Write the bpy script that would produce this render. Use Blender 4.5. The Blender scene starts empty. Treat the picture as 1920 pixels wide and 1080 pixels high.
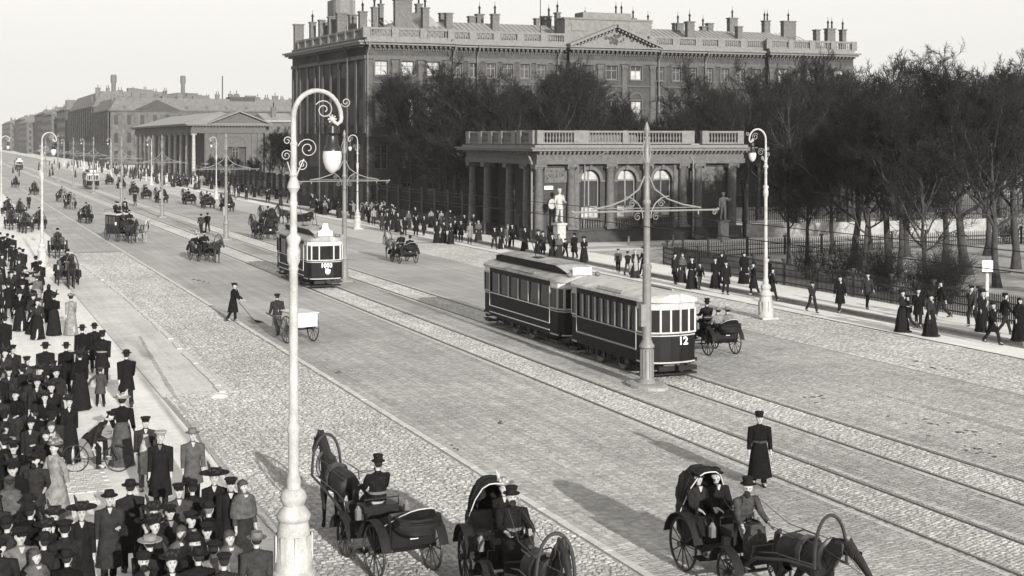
import bpy, math, random
import numpy as np
from mathutils import Vector, Matrix
sin, cos, pi, R = math.sin, math.cos, math.pi, math.radians
random.seed(7)
S = bpy.context.scene
COL = S.collection

# ---------------------------------------------------------------- camera, sky, sun, exposure
# world axes: x = across the avenue (to the right), y = along the avenue (away), z up; camera above the pavement
FPX, HOR, EYE, TH = 2660.0, 264.0, 8.4, math.atan(1065 / 2660.0)
cd = bpy.data.cameras.new('camera')
cd.lens = 36 * FPX / 1920; cd.sensor_width = 36; cd.shift_y = -(540 - HOR) / 1920
cd.clip_start = .1; cd.clip_end = 9000
cam = bpy.data.objects.new('camera', cd); COL.objects.link(cam)
cam.location = (0, 0, EYE); cam.rotation_euler = (R(90), 0, -TH)
S.camera = cam

HAZE = .00011
SUN_EL, SHX = R(15.0), 0.012            # elevation; sideways part of the shadow direction
SUN_STR, SKY_STR, EXPO, SKY_EVEN = 5.0, 0.12, .90, 3.5
w = bpy.data.worlds.new('World'); S.world = w; w.use_nodes = True
nt = w.node_tree; nt.nodes.clear()
out = nt.nodes.new('ShaderNodeOutputWorld'); bg = nt.nodes.new('ShaderNodeBackground')
sky = nt.nodes.new('ShaderNodeTexSky'); sky.sky_type = 'NISHITA'; sky.sun_disc = False
sky.sun_elevation = SUN_EL; sky.sun_rotation = R(180) - SHX; sky.air_density = 1.6; sky.dust_density = 3.0; sky.ozone_density = 1.0
sepc = nt.nodes.new('ShaderNodeSeparateColor'); comb = nt.nodes.new('ShaderNodeCombineColor')
nt.links.new(sky.outputs[0], sepc.inputs[0])
# the old blue-sensitive plate: one grey value from the sky's blue light
gm = nt.nodes.new('ShaderNodeMath'); gm.operation = 'MULTIPLY_ADD'; gm.inputs[1].default_value = .3; gm.inputs[2].default_value = SKY_EVEN
nt.links.new(sepc.outputs[2], gm.inputs[0])     # thin even cloud veil over the clear sky
for i, k in enumerate((1.0, .985, .945)):
    m = nt.nodes.new('ShaderNodeMath'); m.operation = 'MULTIPLY'; m.inputs[1].default_value = k
    nt.links.new(gm.outputs[0], m.inputs[0]); nt.links.new(m.outputs[0], comb.inputs[i])
nt.links.new(comb.outputs[0], bg.inputs[0]); bg.inputs[1].default_value = SKY_STR
nt.links.new(bg.outputs[0], out.inputs[0])
sd = bpy.data.lights.new('sun', 'SUN'); sd.energy = SUN_STR; sd.angle = R(.6); sd.color = (1, .98, .94)
so = bpy.data.objects.new('sun', sd); COL.objects.link(so)
ldir = Vector((SHX, 1, -math.tan(SUN_EL))).normalized()
so.rotation_euler = ldir.to_track_quat('-Z', 'Y').to_euler()
S.view_settings.view_transform = 'Standard'; S.view_settings.look = 'None'
S.view_settings.exposure = EXPO; S.view_settings.gamma = 1; S.view_settings.use_curve_mapping = False
S.cycles.use_denoising = True
S.cycles.max_bounces = 5; S.cycles.diffuse_bounces = 2; S.cycles.glossy_bounces = 2; S.cycles.transmission_bounces = 3
S.cycles.volume_bounces = 0; S.cycles.transparent_max_bounces = 8

def G(px, py):                      # ground point seen at a place of the photograph
    Y = FPX * EYE / (py - HOR); X = (px - 960) / FPX * Y
    return (X * cos(TH) + Y * sin(TH), -X * sin(TH) + Y * cos(TH))

# ---------------------------------------------------------------- materials
MATS = {}
def mat(name, g=.3, rough=.8, ns=8, na=.25, bump=.0, bs=None, spec=.3, oc=False, big=0., metal=0, tint=(1, .985, .95), fine=0, streak=0, isl=0):
    if name in MATS: return MATS[name]
    m = bpy.data.materials.new(name); m.use_nodes = True; n = m.node_tree; b = n.nodes['Principled BSDF']
    tc = n.nodes.new('ShaderNodeTexCoord'); L = n.links
    geo = n.nodes.new('ShaderNodeNewGeometry')
    def noise(scale, det=4, src=None):
        t = n.nodes.new('ShaderNodeTexNoise'); t.inputs['Scale'].default_value = scale; t.inputs['Detail'].default_value = det
        t.inputs['Roughness'].default_value = .6
        L.new(src or geo.outputs['Position'], t.inputs['Vector']); return t.outputs[0]
    def rng(sock, lo, hi):
        r = n.nodes.new('ShaderNodeMapRange'); r.inputs[1].default_value = .3; r.inputs[2].default_value = .7
        r.inputs[3].default_value = lo; r.inputs[4].default_value = hi; L.new(sock, r.inputs[0]); return r.outputs[0]
    def mul(a, b_):
        q = n.nodes.new('ShaderNodeMath'); q.operation = 'MULTIPLY'
        for i, z in enumerate((a, b_)):
            if isinstance(z, (int, float)): q.inputs[i].default_value = z
            else: L.new(z, q.inputs[i])
        return q.outputs[0]
    obj = oc
    v = mul(rng(noise(ns, src=tc.outputs['Object'] if obj else None), 1 - na, 1 + na), g)
    if big: v = mul(rng(noise(.12, 3), 1 - big, 1 + big), v)
    if fine: v = mul(rng(noise(30, 2), 1 - fine, 1 + fine), v)
    if isl: v = mul(rng(geo.outputs['Random Per Island'], 1 - isl, 1 + isl), v)
    if streak:                                   # wear drawn out along the avenue
        mp = n.nodes.new('ShaderNodeMapping'); mp.inputs['Scale'].default_value = (2.6, .07, 1); L.new(geo.outputs['Position'], mp.inputs[0])
        v = mul(rng(noise(1.0, 5, mp.outputs[0]), 1 - streak, 1 + streak), v)
        mp2 = n.nodes.new('ShaderNodeMapping'); mp2.inputs['Scale'].default_value = (.5, .9, 1); L.new(geo.outputs['Position'], mp2.inputs[0])
        v = mul(rng(noise(1.3, 6, mp2.outputs[0]), 1 - streak * .7, 1 + streak * .7), v)
    if oc:
        oi = n.nodes.new('ShaderNodeObjectInfo'); s_ = n.nodes.new('ShaderNodeSeparateColor')
        L.new(oi.outputs['Color'], s_.inputs[0]); v = mul(s_.outputs[0], v)
    c = n.nodes.new('ShaderNodeCombineColor')
    for i in range(3): L.new(mul(v, tint[i]), c.inputs[i])
    L.new(c.outputs[0], b.inputs['Base Color'])
    b.inputs['Roughness'].default_value = rough; b.inputs['Specular IOR Level'].default_value = spec
    b.inputs['Metallic'].default_value = metal
    if bump:
        bp = n.nodes.new('ShaderNodeBump'); bp.inputs['Strength'].default_value = bump; bp.inputs['Distance'].default_value = .03
        L.new(noise(bs or ns * 3, 3, tc.outputs['Object'] if obj else None), bp.inputs['Height']); L.new(bp.outputs[0], b.inputs['Normal'])
    MATS[name] = m
    return m

# ---------------------------------------------------------------- mesh collector
class MB:
    def __init__(s): s.v = []; s.f = []
    def add(s, vs, fs, M=None):
        k = len(s.v)
        s.v += [tuple(M @ Vector(p)) for p in vs] if M else [tuple(p) for p in vs]
        s.f += [tuple(k + i for i in f) for f in fs]; return s
    def box(s, c, d, rz=0, M=None, rx=0, ry=0):
        x, y, z = d[0] / 2, d[1] / 2, d[2] / 2
        vs = [(a * x, b * y, e * z) for e in (-1, 1) for a, b in ((-1, -1), (1, -1), (1, 1), (-1, 1))]
        T = Matrix.Translation(c)
        if rz or rx or ry: T = T @ Matrix.Rotation(rz, 4, 'Z') @ Matrix.Rotation(ry, 4, 'Y') @ Matrix.Rotation(rx, 4, 'X')
        if M: T = M @ T
        return s.add(vs, [(3, 2, 1, 0), (4, 5, 6, 7), (0, 1, 5, 4), (1, 2, 6, 5), (2, 3, 7, 6), (3, 0, 4, 7)], T)
    def prism(s, poly, a, b, axis='z', M=None):       # poly in the two other axes
        n = len(poly)
        if axis == 'z': vs = [(p[0], p[1], a) for p in poly] + [(p[0], p[1], b) for p in poly]
        elif axis == 'y': vs = [(p[0], a, p[1]) for p in poly] + [(p[0], b, p[1]) for p in poly]
        else: vs = [(a, p[0], p[1]) for p in poly] + [(b, p[0], p[1]) for p in poly]
        fs = [tuple(range(n))[::-1], tuple(range(n, 2 * n))] + [(i, (i + 1) % n, n + (i + 1) % n, n + i) for i in range(n)]
        return s.add(vs, fs, M)
    def loft(s, rings, cap=True, closed=True, M=None):
        n = len(rings[0]); vs = [p for r in rings for p in r]; fs = []
        for k in range(len(rings) - 1):
            for i in range(n if closed else n - 1):
                j = (i + 1) % n; fs.append((k * n + i, k * n + j, (k + 1) * n + j, (k + 1) * n + i))
        if cap: fs += [tuple(range(n))[::-1], tuple(range((len(rings) - 1) * n, len(rings) * n))]
        return s.add(vs, fs, M)
    def tube(s, pts, rad, n=6, cap=True, M=None, flat=1.0):
        P = [Vector(p) for p in pts]
        if not hasattr(rad, '__len__'): rad = [rad] * len(P)
        rings = []; ref = None
        for i, p in enumerate(P):
            d = (P[min(i + 1, len(P) - 1)] - P[max(i - 1, 0)])
            if d.length < 1e-9: d = Vector((0, 0, 1))
            d.normalize()
            if ref is None: ref = Vector((1, 0, 0)) if abs(d.x) < .8 else Vector((0, 1, 0))
            a = (ref - d * ref.dot(d))
            if a.length < 1e-4: a = d.orthogonal()
            a.normalize(); ref = a; b = d.cross(a)
            rings.append([p + (a * cos(2 * pi * k / n) + b * sin(2 * pi * k / n) * flat) * rad[i] for k in range(n)])
        return s.loft(rings, cap, M=M)
    def lathe(s, prof, n=12, c=(0, 0, 0), M=None, cap=True, sx=1, sy=1):
        return s.loft([[(c[0] + r * sx * cos(2 * pi * k / n), c[1] + r * sy * sin(2 * pi * k / n), c[2] + z) for k in range(n)] for r, z in prof], cap, M=M)
    def ball(s, c, r, n=8, m=5, M=None):
        if not hasattr(r, '__len__'): r = (r, r, r)
        return s.loft([[(c[0] + r[0] * sin(a) * cos(2 * pi * k / n), c[1] + r[1] * sin(a) * sin(2 * pi * k / n), c[2] - r[2] * cos(a)) for k in range(n)]
                       for a in [pi * (.06 + .88 * j / (m - 1)) for j in range(m)]], True, M=M)
    def me(s, name, m, smooth=False):
        me = bpy.data.meshes.new(name); me.from_pydata(s.v, [], s.f); me.materials.append(m)
        if smooth:
            me.polygons.foreach_set('use_smooth', [True] * len(me.polygons))
            try: me.set_sharp_from_angle(angle=R(42))
            except Exception: pass
        me.update(); return me

class N:                                      # a part: mesh + colour + its own sub-parts
    def __init__(s, name, me, col=1., kids=(), loc=(0, 0, 0), rot=(0, 0, 0), label=None, kind=None, sc=(1, 1, 1)):
        s.name, s.me, s.col, s.kids, s.loc, s.rot, s.label, s.kind, s.sc = name, me, col, list(kids), loc, rot, label, kind, sc
def put(nd, parent=None, cols=None):
    o = bpy.data.objects.new(nd.name, nd.me); COL.objects.link(o)
    o.parent = parent; o.location = nd.loc; o.rotation_euler = nd.rot; o.scale = nd.sc
    g = nd.col
    if cols and nd.name in cols: g = cols[nd.name]
    o.color = (g, g, g, 1)
    if nd.label: o['label'] = nd.label
    if nd.kind: o['kind'] = nd.kind
    for k in nd.kids: put(k, o, cols)
    return o
def tag(o, label=None, cat=None, group=None, kind=None):
    if label: o['label'] = label
    if cat: o['category'] = cat
    if group: o['group'] = group
    if kind: o['kind'] = kind
    return o
def thing(name, parts, loc=(0, 0, 0), rz=0, sc=1., label=None, cat=None, group=None, cols=None):
    e = bpy.data.objects.new(name, None); COL.objects.link(e); e.empty_display_size = .2
    e.location = loc; e.rotation_euler = (0, 0, rz); e.scale = (sc, sc, sc)
    for p in parts: put(p, e, cols)
    return tag(e, label, cat, group)
def single(name, me, loc=(0, 0, 0), rz=0, label=None, cat=None, group=None, kind=None, col=1.):
    o = bpy.data.objects.new(name, me); COL.objects.link(o); o.location = loc; o.rotation_euler = (0, 0, rz)
    o.color = (col, col, col, 1); return tag(o, label, cat, group, kind)

M_road = mat('block_paving', .235, .85, 6, .10, .5, 9, big=.2, fine=.22, streak=.16)
M_cob = mat('cobble_stone', .265, .85, 6, .15, .4, 20, big=.15, streak=.12, isl=.16)
M_mortar = mat('joint_dirt', .2, .95, 8, .3, .4, 30, big=.12)
M_light = mat('pale_paving', .49, .85, 3, .08, .3, 16, big=.08, fine=.12, streak=.09)
M_slab = mat('granite_slab', .52, .8, 4, .12, .2, 20, big=.06)
M_kerb = mat('kerb_granite', .38, .8, 5, .2, .2)
M_iron = mat('rail_iron', .12, .45, 10, .3, 0, spec=.6, metal=.3)
M_earth = mat('winter_grass', .24, .95, 1.2, .35, .6, 12, big=.25)
M_path = mat('gravel_path', .42, .9, 6, .12, .2)
# ---------------------------------------------------------------- ground, road, tracks
def sheet(name, x0, x1, y0, y1, z, m, poly=None):
    b = MB(); p = poly or [(x0, y0), (x1, y0), (x1, y1), (x0, y1)]
    b.add([(q[0], q[1], z) for q in p], [tuple(range(len(p)))])
    return single(name, b.me(name, m), kind='structure')
sheet('ground', -3000, 3000, -500, 5000, -.02, M_light)
road = single('road', MB().add([(6.6, 5, 0), (41.2, 5, 0), (41.2, 1500, 0), (6.6, 1500, 0)], [(0, 1, 2, 3)]).me('road', M_road), kind='structure')
def part_of(parent, name, me, kind=None, col=1., loc=(0, 0, 0), rot=(0, 0, 0), label=None):
    return put(N(name, me, col, loc=loc, rot=rot, kind=kind, label=label), parent)
def strip(name, x0, x1, y0, y1, z, m):
    return part_of(road, name, MB().add([(x0, y0, z), (x1, y0, z), (x1, y1, z), (x0, y1, z)], [(0, 1, 2, 3)]).me(name, m))
# sheets under the laid stones
strip('joint_bed', 6.6, 12.5, 5, 112, .004, M_mortar)
M_cobfar = mat('far_cobbles', .26, .9, 7, .3, .8, 14, big=.2, fine=.35, streak=.15)
M_cobfar2 = mat('far_cobbles_pale', .33, .9, 5, .15, .5, 14, big=.1, fine=.2)
strip('cobble_band', 8.6, 12.5, 112, 600, .004, M_cobfar)
strip('pale_band', 6.6, 8.6, 112, 600, .0045, M_light)
strip('joint_bed', 19.36, 20.81, 5, 150, .004, mat('joint_dirt_pale', .22, .95, 8, .3, .4, 30, big=.12, streak=.15)); strip('cobble_band', 19.36, 20.81, 150, 600, .004, M_cobfar2)
strip('joint_bed', 23.16, 24.66, 5, 150, .004, MATS['joint_dirt_pale']); strip('cobble_band', 23.16, 24.66, 150, 600, .004, M_cobfar2)
strip('joint_bed', 33.0, 38.5, 5, 112, .004, mat('joint_dirt_pale', .22, .95, 8, .3, .4, 30, big=.12, streak=.15)); strip('cobble_band', 33.0, 38.5, 112, 600, .004, M_cobfar2)
strip('flag_band', 38.5, 41.2, 5, 600, .012, M_light)
strip('gutter', 40.45, 40.92, 5, 420, .016, mat('kerb_shade_and_joint', .1, .8, 3, .3))  # gutter strip darkened to paint a wider step shadow along the right kerb
strip('joint_line', 38.44, 38.56, 5, 300, .018, mat('kerb_shade_and_joint', .1))
# a long flush stone edging between cobbles and blocks: pieces laid end to end
edge = MB(); s = 20.; pieces = []
rng = random.Random(3)
while s < 96:
    L_ = rng.uniform(.8, 1.3); pieces.append((12.61 + rng.uniform(-.012, .012), s, L_)); s += L_ + .02
def edging(name, items, wd, h, m, var=.02):
    b = MB().prism([(-wd / 2, -.5), (wd / 2, -.5), (wd / 2, .5), (-wd / 2, .5)], 0, h); me = b.me(name, m)
    for x, y, l in items:
        o = part_of(road, name, me, loc=(x, y + l / 2, .002), rot=(0, 0, rng.uniform(-.008, .008))); o.scale = (1, l, rng.uniform(.85, 1.15))
edging('edging_stone', pieces, .2, .035, M_kerb)
strip('edging_strip', 12.51, 12.71, 96, 600, .02, M_kerb)
# kerb stones on the left, each one apart and a little askew
ks = []; s = 47.4
while s < 100:
    L_ = rng.uniform(.9, 1.5)
    if rng.random() > .06: ks.append((8.62 + .35 * sin((s - 47) / 17.) + rng.uniform(-.03, .03), s, L_))
    s += L_ + .04
edging('kerb_stone', ks, .2, .06, M_kerb)
part_of(road, 'kerb_end_stone', MB().lathe([(.3, 0), (.28, .08), (.1, .14)], 10, sx=1, sy=.7).me('kerb_end_stone', M_kerb, True), loc=(8.35, 46.6, 0))

# cobbles as geometry: frusta, the nearest 300 as single stones, the rest joined
def stones(x0, x1, y0, y1, dx, dy, h, seed, jit=.22, gap=.86, hj=.5, wave=0.):
    r = np.random.default_rng(seed)
    nx, ny = max(1, int((x1 - x0) / dx)), int((y1 - y0) / dy)
    dx = (x1 - x0) / nx
    ix, iy = np.meshgrid(np.arange(nx), np.arange(ny)); ix = ix.ravel(); iy = iy.ravel()
    cx = x0 + (ix + .5) * dx + (iy % 2) * 0 + r.normal(0, jit * dx * .35, ix.size)
    cy = y0 + (iy + .5 + .5 * (ix % 2)) * dy + r.normal(0, jit * dy * .35, ix.size) + wave * np.sin(cx * 1.3 + iy * .05)
    hx = dx * gap / 2 * r.uniform(.82, 1.1, ix.size); hy = dy * gap / 2 * r.uniform(.82, 1.1, ix.size)
    hz = h * r.uniform(1 - hj, 1 + hj, ix.size)
    cx = np.clip(cx, x0 + hx, x1 - hx)
    return cx, cy, hx, hy, hz, r
def stone_mesh(name, data, m, z0=.003):
    cx, cy, hx, hy, hz, r = data; n = len(cx)
    V = np.zeros((n, 8, 3)); a = r.normal(0, .12, n)
    for k, (sx, sy) in enumerate(((-1, -1), (1, -1), (1, 1), (-1, 1))):
        jx = r.uniform(.8, 1.15, n); jy = r.uniform(.8, 1.15, n)
        for lvl in (0, 1):
            q = 1. if lvl == 0 else .68
            ux, uy = sx * hx * jx * q, sy * hy * jy * q
            V[:, k + 4 * lvl, 0] = cx + ux - uy * a; V[:, k + 4 * lvl, 1] = cy + uy + ux * a
            V[:, k + 4 * lvl, 2] = z0 if lvl == 0 else z0 + hz + r.normal(0, .12, n) * hz
    F = np.array([(4, 5, 6, 7), (0, 1, 5, 4), (1, 2, 6, 5), (2, 3, 7, 6), (3, 0, 4, 7)])
    F = (np.arange(n)[:, None, None] * 8 + F[None]).reshape(-1)
    me = bpy.data.meshes.new(name); nf = n * 5
    me.vertices.add(n * 8); me.vertices.foreach_set('co', V.reshape(-1)); me.loops.add(nf * 4); me.loops.foreach_set('vertex_index', F.astype(np.int32))
    me.polygons.add(nf); me.polygons.foreach_set('loop_start', np.arange(0, nf * 4, 4, dtype=np.int32))
    me.materials.append(m); me.update(); me.validate(); return me
zones = [(6.75, 12.45, 18, 48, .135, .11, .024, 1), (9.0, 12.45, 48, 110, .15, .13, .022, 2),
         (19.40, 20.78, 18, 150, .13, .12, .016, 3), (23.20, 24.62, 18, 150, .13, .12, .016, 4), (33.05, 38.4, 34, 110, .2, .17, .014, 5)]
M_cob2 = mat('cobble_pale', .30, .85, 6, .1, .3, 20, big=.15, streak=.16, isl=.14)
def in_view(x, y):
    Xc = x * cos(TH) - y * sin(TH); Yc = x * sin(TH) + y * cos(TH)
    return (np.abs(Xc) < Yc * .375) & (FPX * EYE / Yc + HOR < 1110)
for zi, (x0, x1, y0, y1, dx, dy, h, sd_) in enumerate(zones):
    d = stones(x0, x1, y0, y1, dx, dy, h, sd_, jit=.5 if sd_ < 3 else .35, wave=.0)
    k = in_view(d[0], d[1])
    d = tuple(q[k] for q in d[:5]) + (d[5],)
    if zi == 0:                                        # nearest 300 single
        Yc = d[0] * sin(TH) + d[1] * cos(TH); Xc = d[0] * cos(TH) - d[1] * sin(TH)
        order = np.argsort(Yc + 50 * (FPX * EYE / Yc + HOR > 1082) + 50 * ((Xc / Yc * FPX + 960) < 560))
        near = order[:300]; rest = np.ones(len(d[0]), bool); rest[near] = False
        protos = []
        for q in range(6):
            r = np.random.default_rng(50 + q)
            protos.append(stone_mesh('cobblestone', (np.zeros(1), np.zeros(1), np.full(1, .5), np.full(1, .5), np.full(1, 1.), r), M_cob, 0))
        for j, i in enumerate(near):
            o = part_of(road, 'cobblestone', protos[j % 6], loc=(d[0][i], d[1][i], .003)); o.scale = (d[2][i] * 2, d[3][i] * 2, d[4][i])
        d = tuple(q[rest] for q in d[:5]) + (d[5],)
    part_of(road, 'cobblestones', stone_mesh('cobblestones', d, M_cob if sd_ < 3 else M_cob2), kind='stuff')
# low squared setts of the carriageway
for x0, x1, sd_ in ((12.74, 19.26, 11), (20.97, 23.03, 12), (24.82, 32.9, 13)):
    d = stones(x0, x1, 18, 66, .2, .12, .011, sd_, jit=.3, gap=.97, hj=.5)
    k = in_view(d[0], d[1]); d[4][:] = d[4] * np.clip((68 - d[1]) / 30, .1, 1); d = tuple(q[k] for q in d[:5]) + (d[5],)
    part_of(road, 'setts', stone_mesh('setts', d, mat('sett_stone', .24, .85, 5, .12, .25, 25, big=.2, streak=.18, isl=.12)), kind='stuff')
# rails
for x in (19.3, 20.87, 23.1, 24.7):
    b = MB(); b.box((x, 500, .012), (.055, 1000, .03)); b.box((x - .045, 500, .006), (.012, 1000, .02))
    single('tram_rail', b.me('tram_rail', M_iron), kind='structure')
for x, g_ in ((19.08, 1), (21.1, 1), (22.9, 1), (24.92, 1)):
    strip('rail_border', x - .09, x + .09, 20, 300, .0135, mat('rail_border', .33, .85, 4, .2, .3))
# patches of dung on the road
M_dung = mat('dung', .05, .9, 9, .5)
for px, py, n_, sp in ((845, 838, 5, .3), (1520, 744, 8, .5), (1760, 800, 12, 1.0), (1830, 845, 10, .9), (375, 527, 10, .7), (930, 790, 4, .25), (640, 700, 3, .2), (1100, 560, 5, .5), (1760, 690, 9, .8)):
    cx, cy = G(px, py)
    b = MB()
    for _ in range(n_):
        b.ball((rng.gauss(0, sp * .5), rng.gauss(0, sp), 0), (rng.uniform(.03, .09), rng.uniform(.05, .14), .025), 6, 4)
    part_of(road, 'dung_patch', b.me('dung_patch', M_dung, True), loc=(cx, cy, .012))
# one narrow darker streak, lengthwise on the right carriageway
b = MB(); b.add([(28.45, 30.5, .016), (28.95, 31, .016), (29.05, 34, .016), (28.9, 37, .016), (28.75, 39.5, .016), (28.65, 37, .016), (28.55, 34, .016)], [tuple(range(7))])
part_of(road, 'dark_streak', b.me('dark_streak', mat('dark_stone', .2, .7, 4, .25)))
# pavements
lp = sheet('pavement', -40, 6.6, 5, 1500, .0, M_light); lp.location.z = .004
g_ = MB()
for k in range(0, 70):
    s_ = 22 + k * 1.15
    g_.box((6.6 + .0 * k, s_ + .56, .03), (.22, 1.1, .10))
# dark worn gutter line + its stones
kn = MB().prism([(-.06, -.5), (.06, -.5), (.06, .5), (-.06, .5)], 0, .03).me('gutter_stone', mat('gutter', .25, .9, 5, .35, .4))
s = 22.
while s < 62:
    L_ = rng.uniform(.7, 1.2)
    x_ = 6.6 + 1.9 * max(0., min(1., (s - 34) / 40.)) ** 1.3
    o = put(N('gutter_stone', kn, loc=(x_, s + L_ / 2, .006), rot=(0, 0, -.045 if 34 < s < 66 else 0)), lp); o.scale = (rng.uniform(.8, 1.5), L_ * .98, .6); s += L_
# pale worn band inside the left pavement edge so the cobbles stop there
strip('pale_band', 6.62, 9.0, 47.2, 112, .02, mat('worn_paving', .37, .85, 5, .15, .4, 14, big=.2, fine=.2, streak=.12))
# granite slabs and small blocks near the crowd
sl = MB().prism([(-.5, -.5), (.5, -.5), (.5, .5), (-.5, .5)], 0, .02).me('paving_slab', M_slab)
y = 23.6
for row in range(11):
    h_ = rng.choice((.95, 1.1, 1.25)); x = -3.5 + rng.uniform(0, .5)
    if row == 8: h_ = .5
    while x < 6.35:
        w_ = rng.uniform(1.0, 1.7) if h_ > .6 else 1.4
        if x + w_ > 6.4: w_ = 6.42 - x
        if w_ > .2:
            o = put(N('paving_slab', sl, loc=(x + w_ / 2, y + h_ / 2, .004 + rng.uniform(0, .006))), lp); o.scale = (w_ - .025, h_ - .025, 1)
        x += w_
    y += h_
sb = MB().prism([(-.5, -.5), (.5, -.5), (.5, .5), (-.5, .5)], 0, .02).me('paving_block', mat('block_granite', .36, .85, 3, .25))
for row in range(11):
    for c_ in range(13):
        o = put(N('paving_block', sb, loc=(.3 + c_ * .27 + (row % 2) * .12, y + .15 + row * .22, .004 + rng.uniform(0, .008))), lp); o.scale = (.245, .2, 1)
# right pavement (a step up) and the square
rp = single('right_pavement', MB().prism([(41.2, 5), (44.6, 5), (44.6, 1500), (41.2, 1500)], 0, .13).me('right_pavement', M_light), kind='structure')
kb = MB().prism([(-.15, -.5), (.15, -.5), (.15, .5), (-.15, .5)], 0, .15).me('kerb_stone', mat('dark_kerb', .2, .85, 5, .2))
s = 46.
while s < 230:
    L_ = rng.uniform(1.3, 1.9)
    o = put(N('kerb_stone', kb, loc=(41.08, s + L_ / 2, 0)), rp); o.scale = (1, L_ - .02, 1); s += L_
sheet('square_lawn', 44.6, 160, 5, 104, .02, M_earth)
sheet('square_path', 44.6, 170, 97.6, 99.4, .032, M_path)
sheet('palace_forecourt', 44.6, 200, 101.8, 106, .03, M_path)
sheet('garden_lawn', 44.6, 240, 106, 300, .012, M_earth)
sheet('garden_path', 66, 240, 112, 128, .03, M_path)
# ---------------------------------------------------------------- buildings
M_wall = mat('palace_plaster', .04, .9, 2.2, .3, .6, 5, big=.2, fine=.2)
M_trim = mat('palace_stone', .062, .85, 3, .2, .3, 12, big=.1)
M_corn = mat('cornice_lead', .115, .7, 3, .2, .2)
M_roof = mat('sheet_iron_roof', .17, .55, 1.5, .2, .1, big=.12)
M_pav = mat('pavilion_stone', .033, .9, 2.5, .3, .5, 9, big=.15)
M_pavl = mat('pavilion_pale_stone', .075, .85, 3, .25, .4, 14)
M_glass = mat('window_glass', .02, .12, 2, .3, 0, spec=.8)
M_blind = mat('white_blind', .25, .6, 1.5, .3)
M_frame = mat('window_frame', .12, .6, 4, .1)
M_dark = mat('dark_recess', .012, .95, 4, .2)
M_chim = mat('chimney_brick', .085, .9, 4, .3, .3)
M_stat = mat('statue_stone', .26, .7, 6, .25, .3)
M_dim = mat('far_wall', .032, .9, .8, .3, big=.1)
M_far2 = mat('far_wall_pale', .06, .9, .8, .4, fine=.3)
def grid_wall(b, x0, x1, z0, z1, holes, d, M=None, y=0):
    xs = sorted({x0, x1, *[h[0] for h in holes], *[h[1] for h in holes]}); zs = sorted({z0, z1, *[h[2] for h in holes], *[h[3] for h in holes]})
    for i in range(len(xs) - 1):
        for j in range(len(zs) - 1):
            a, c, e, f = xs[i], xs[i + 1], zs[j], zs[j + 1]
            if any(h[0] <= a and c <= h[1] and h[2] <= e and f <= h[3] for h in holes): continue
            b.add([(a, y, e), (c, y, e), (c, y, f), (a, y, f)], [(0, 1, 2, 3)], M)
    for a, c, e, f in holes:
        b.add([(a, y, e), (c, y, e), (c, y, f), (a, y, f), (a, y + d, e), (c, y + d, e), (c, y + d, f), (a, y + d, f)],
              [(0, 4, 5, 1), (1, 5, 6, 2), (2, 6, 7, 3), (3, 7, 4, 0)], M)
_wc = {}
def window(w, h, bl=0, arch=False, cross=2, M=None):
    """window > frame mesh, panes; bl 0 dark glass, 1 white blind, 2 half"""
    key = (round(w, 2), round(h, 2), bl, arch, cross)
    if key not in _wc:
        b = MB(); t = .07
        b.box((-w / 2 + t / 2, 0, h / 2), (t, .08, h)); b.box((w / 2 - t / 2, 0, h / 2), (t, .08, h)); b.box((0, 0, t / 2), (w - 2 * t, .08, t)); b.box((0, 0, h - t / 2), (w - 2 * t, .08, t))
        b.box((0, -.01, h / 2), (.09, .06, h - 2 * t - .004)); b.box((0, -.015, h * .66), (w - 2 * t - .004, .05, .07))
        fr = b.me('window_frame', M_frame)
        pw = w / 2 - t - .045; panes = []
        for sx in (-1, 1):
            for z0, z1 in ((t, h * .66 - .035), (h * .66 + .035, h - t)):
                panes.append(((sx * (pw / 2 + .045), .02, (z0 + z1) / 2), (pw, 1, z1 - z0)))
        _wc[key] = (fr, panes)
    if 'pane' not in _wc:
        for nm, m in (('pane', M_glass), ('paneb', M_blind)):
            _wc[nm] = MB().box((0, 0, 0), (1, .02, 1)).me('window_pane', m)
    fr, panes = _wc[key]
    return N('window', fr, kids=[N('window_pane', _wc['paneb' if (bl == 1 or (bl == 2 and p[0][2] < h * .5) or (bl == 3 and p[0][2] > h * .5)) else 'pane'], loc=p[0], sc=p[1]) for p in panes])
def at(nd, loc, rz=0): nd.loc = loc; nd.rot = (0, 0, rz); return nd
def column_me(r, h, m, name='column', n=12):
    b = MB(); b.box((0, 0, .09), (r * 2.7, r * 2.7, .18))
    b.lathe([(r * 1.3, .18), (r * 1.32, .26), (r * 1.1, .33), (r * 1.15, .4), (r, .46), (r * 1.0, h * .35), (r * .84, h - .55), (r * .95, h - .5), (r * .86, h - .44), (r * 1.15, h - .3), (r * 1.2, h - .22)], n)
    b.box((0, 0, h - .11), (r * 2.7, r * 2.5, .2))
    for sx in (-1, 1): b.tube([(sx * r * 1.15, -r * 1.15, h - .3), (sx * r * 1.15, r * 1.15, h - .3)], r * .28, 6)
    return b.me(name, m, True)
def bal_me(h, r, m, n=7):
    return MB().lathe([(r * .75, 0), (r * .75, h * .08), (r * .4, h * .14), (r * .95, h * .36), (r * .8, h * .5), (r * .4, h * .74), (r * .7, h * .82), (r * .75, h)], n).me('baluster', m, True)
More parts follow.
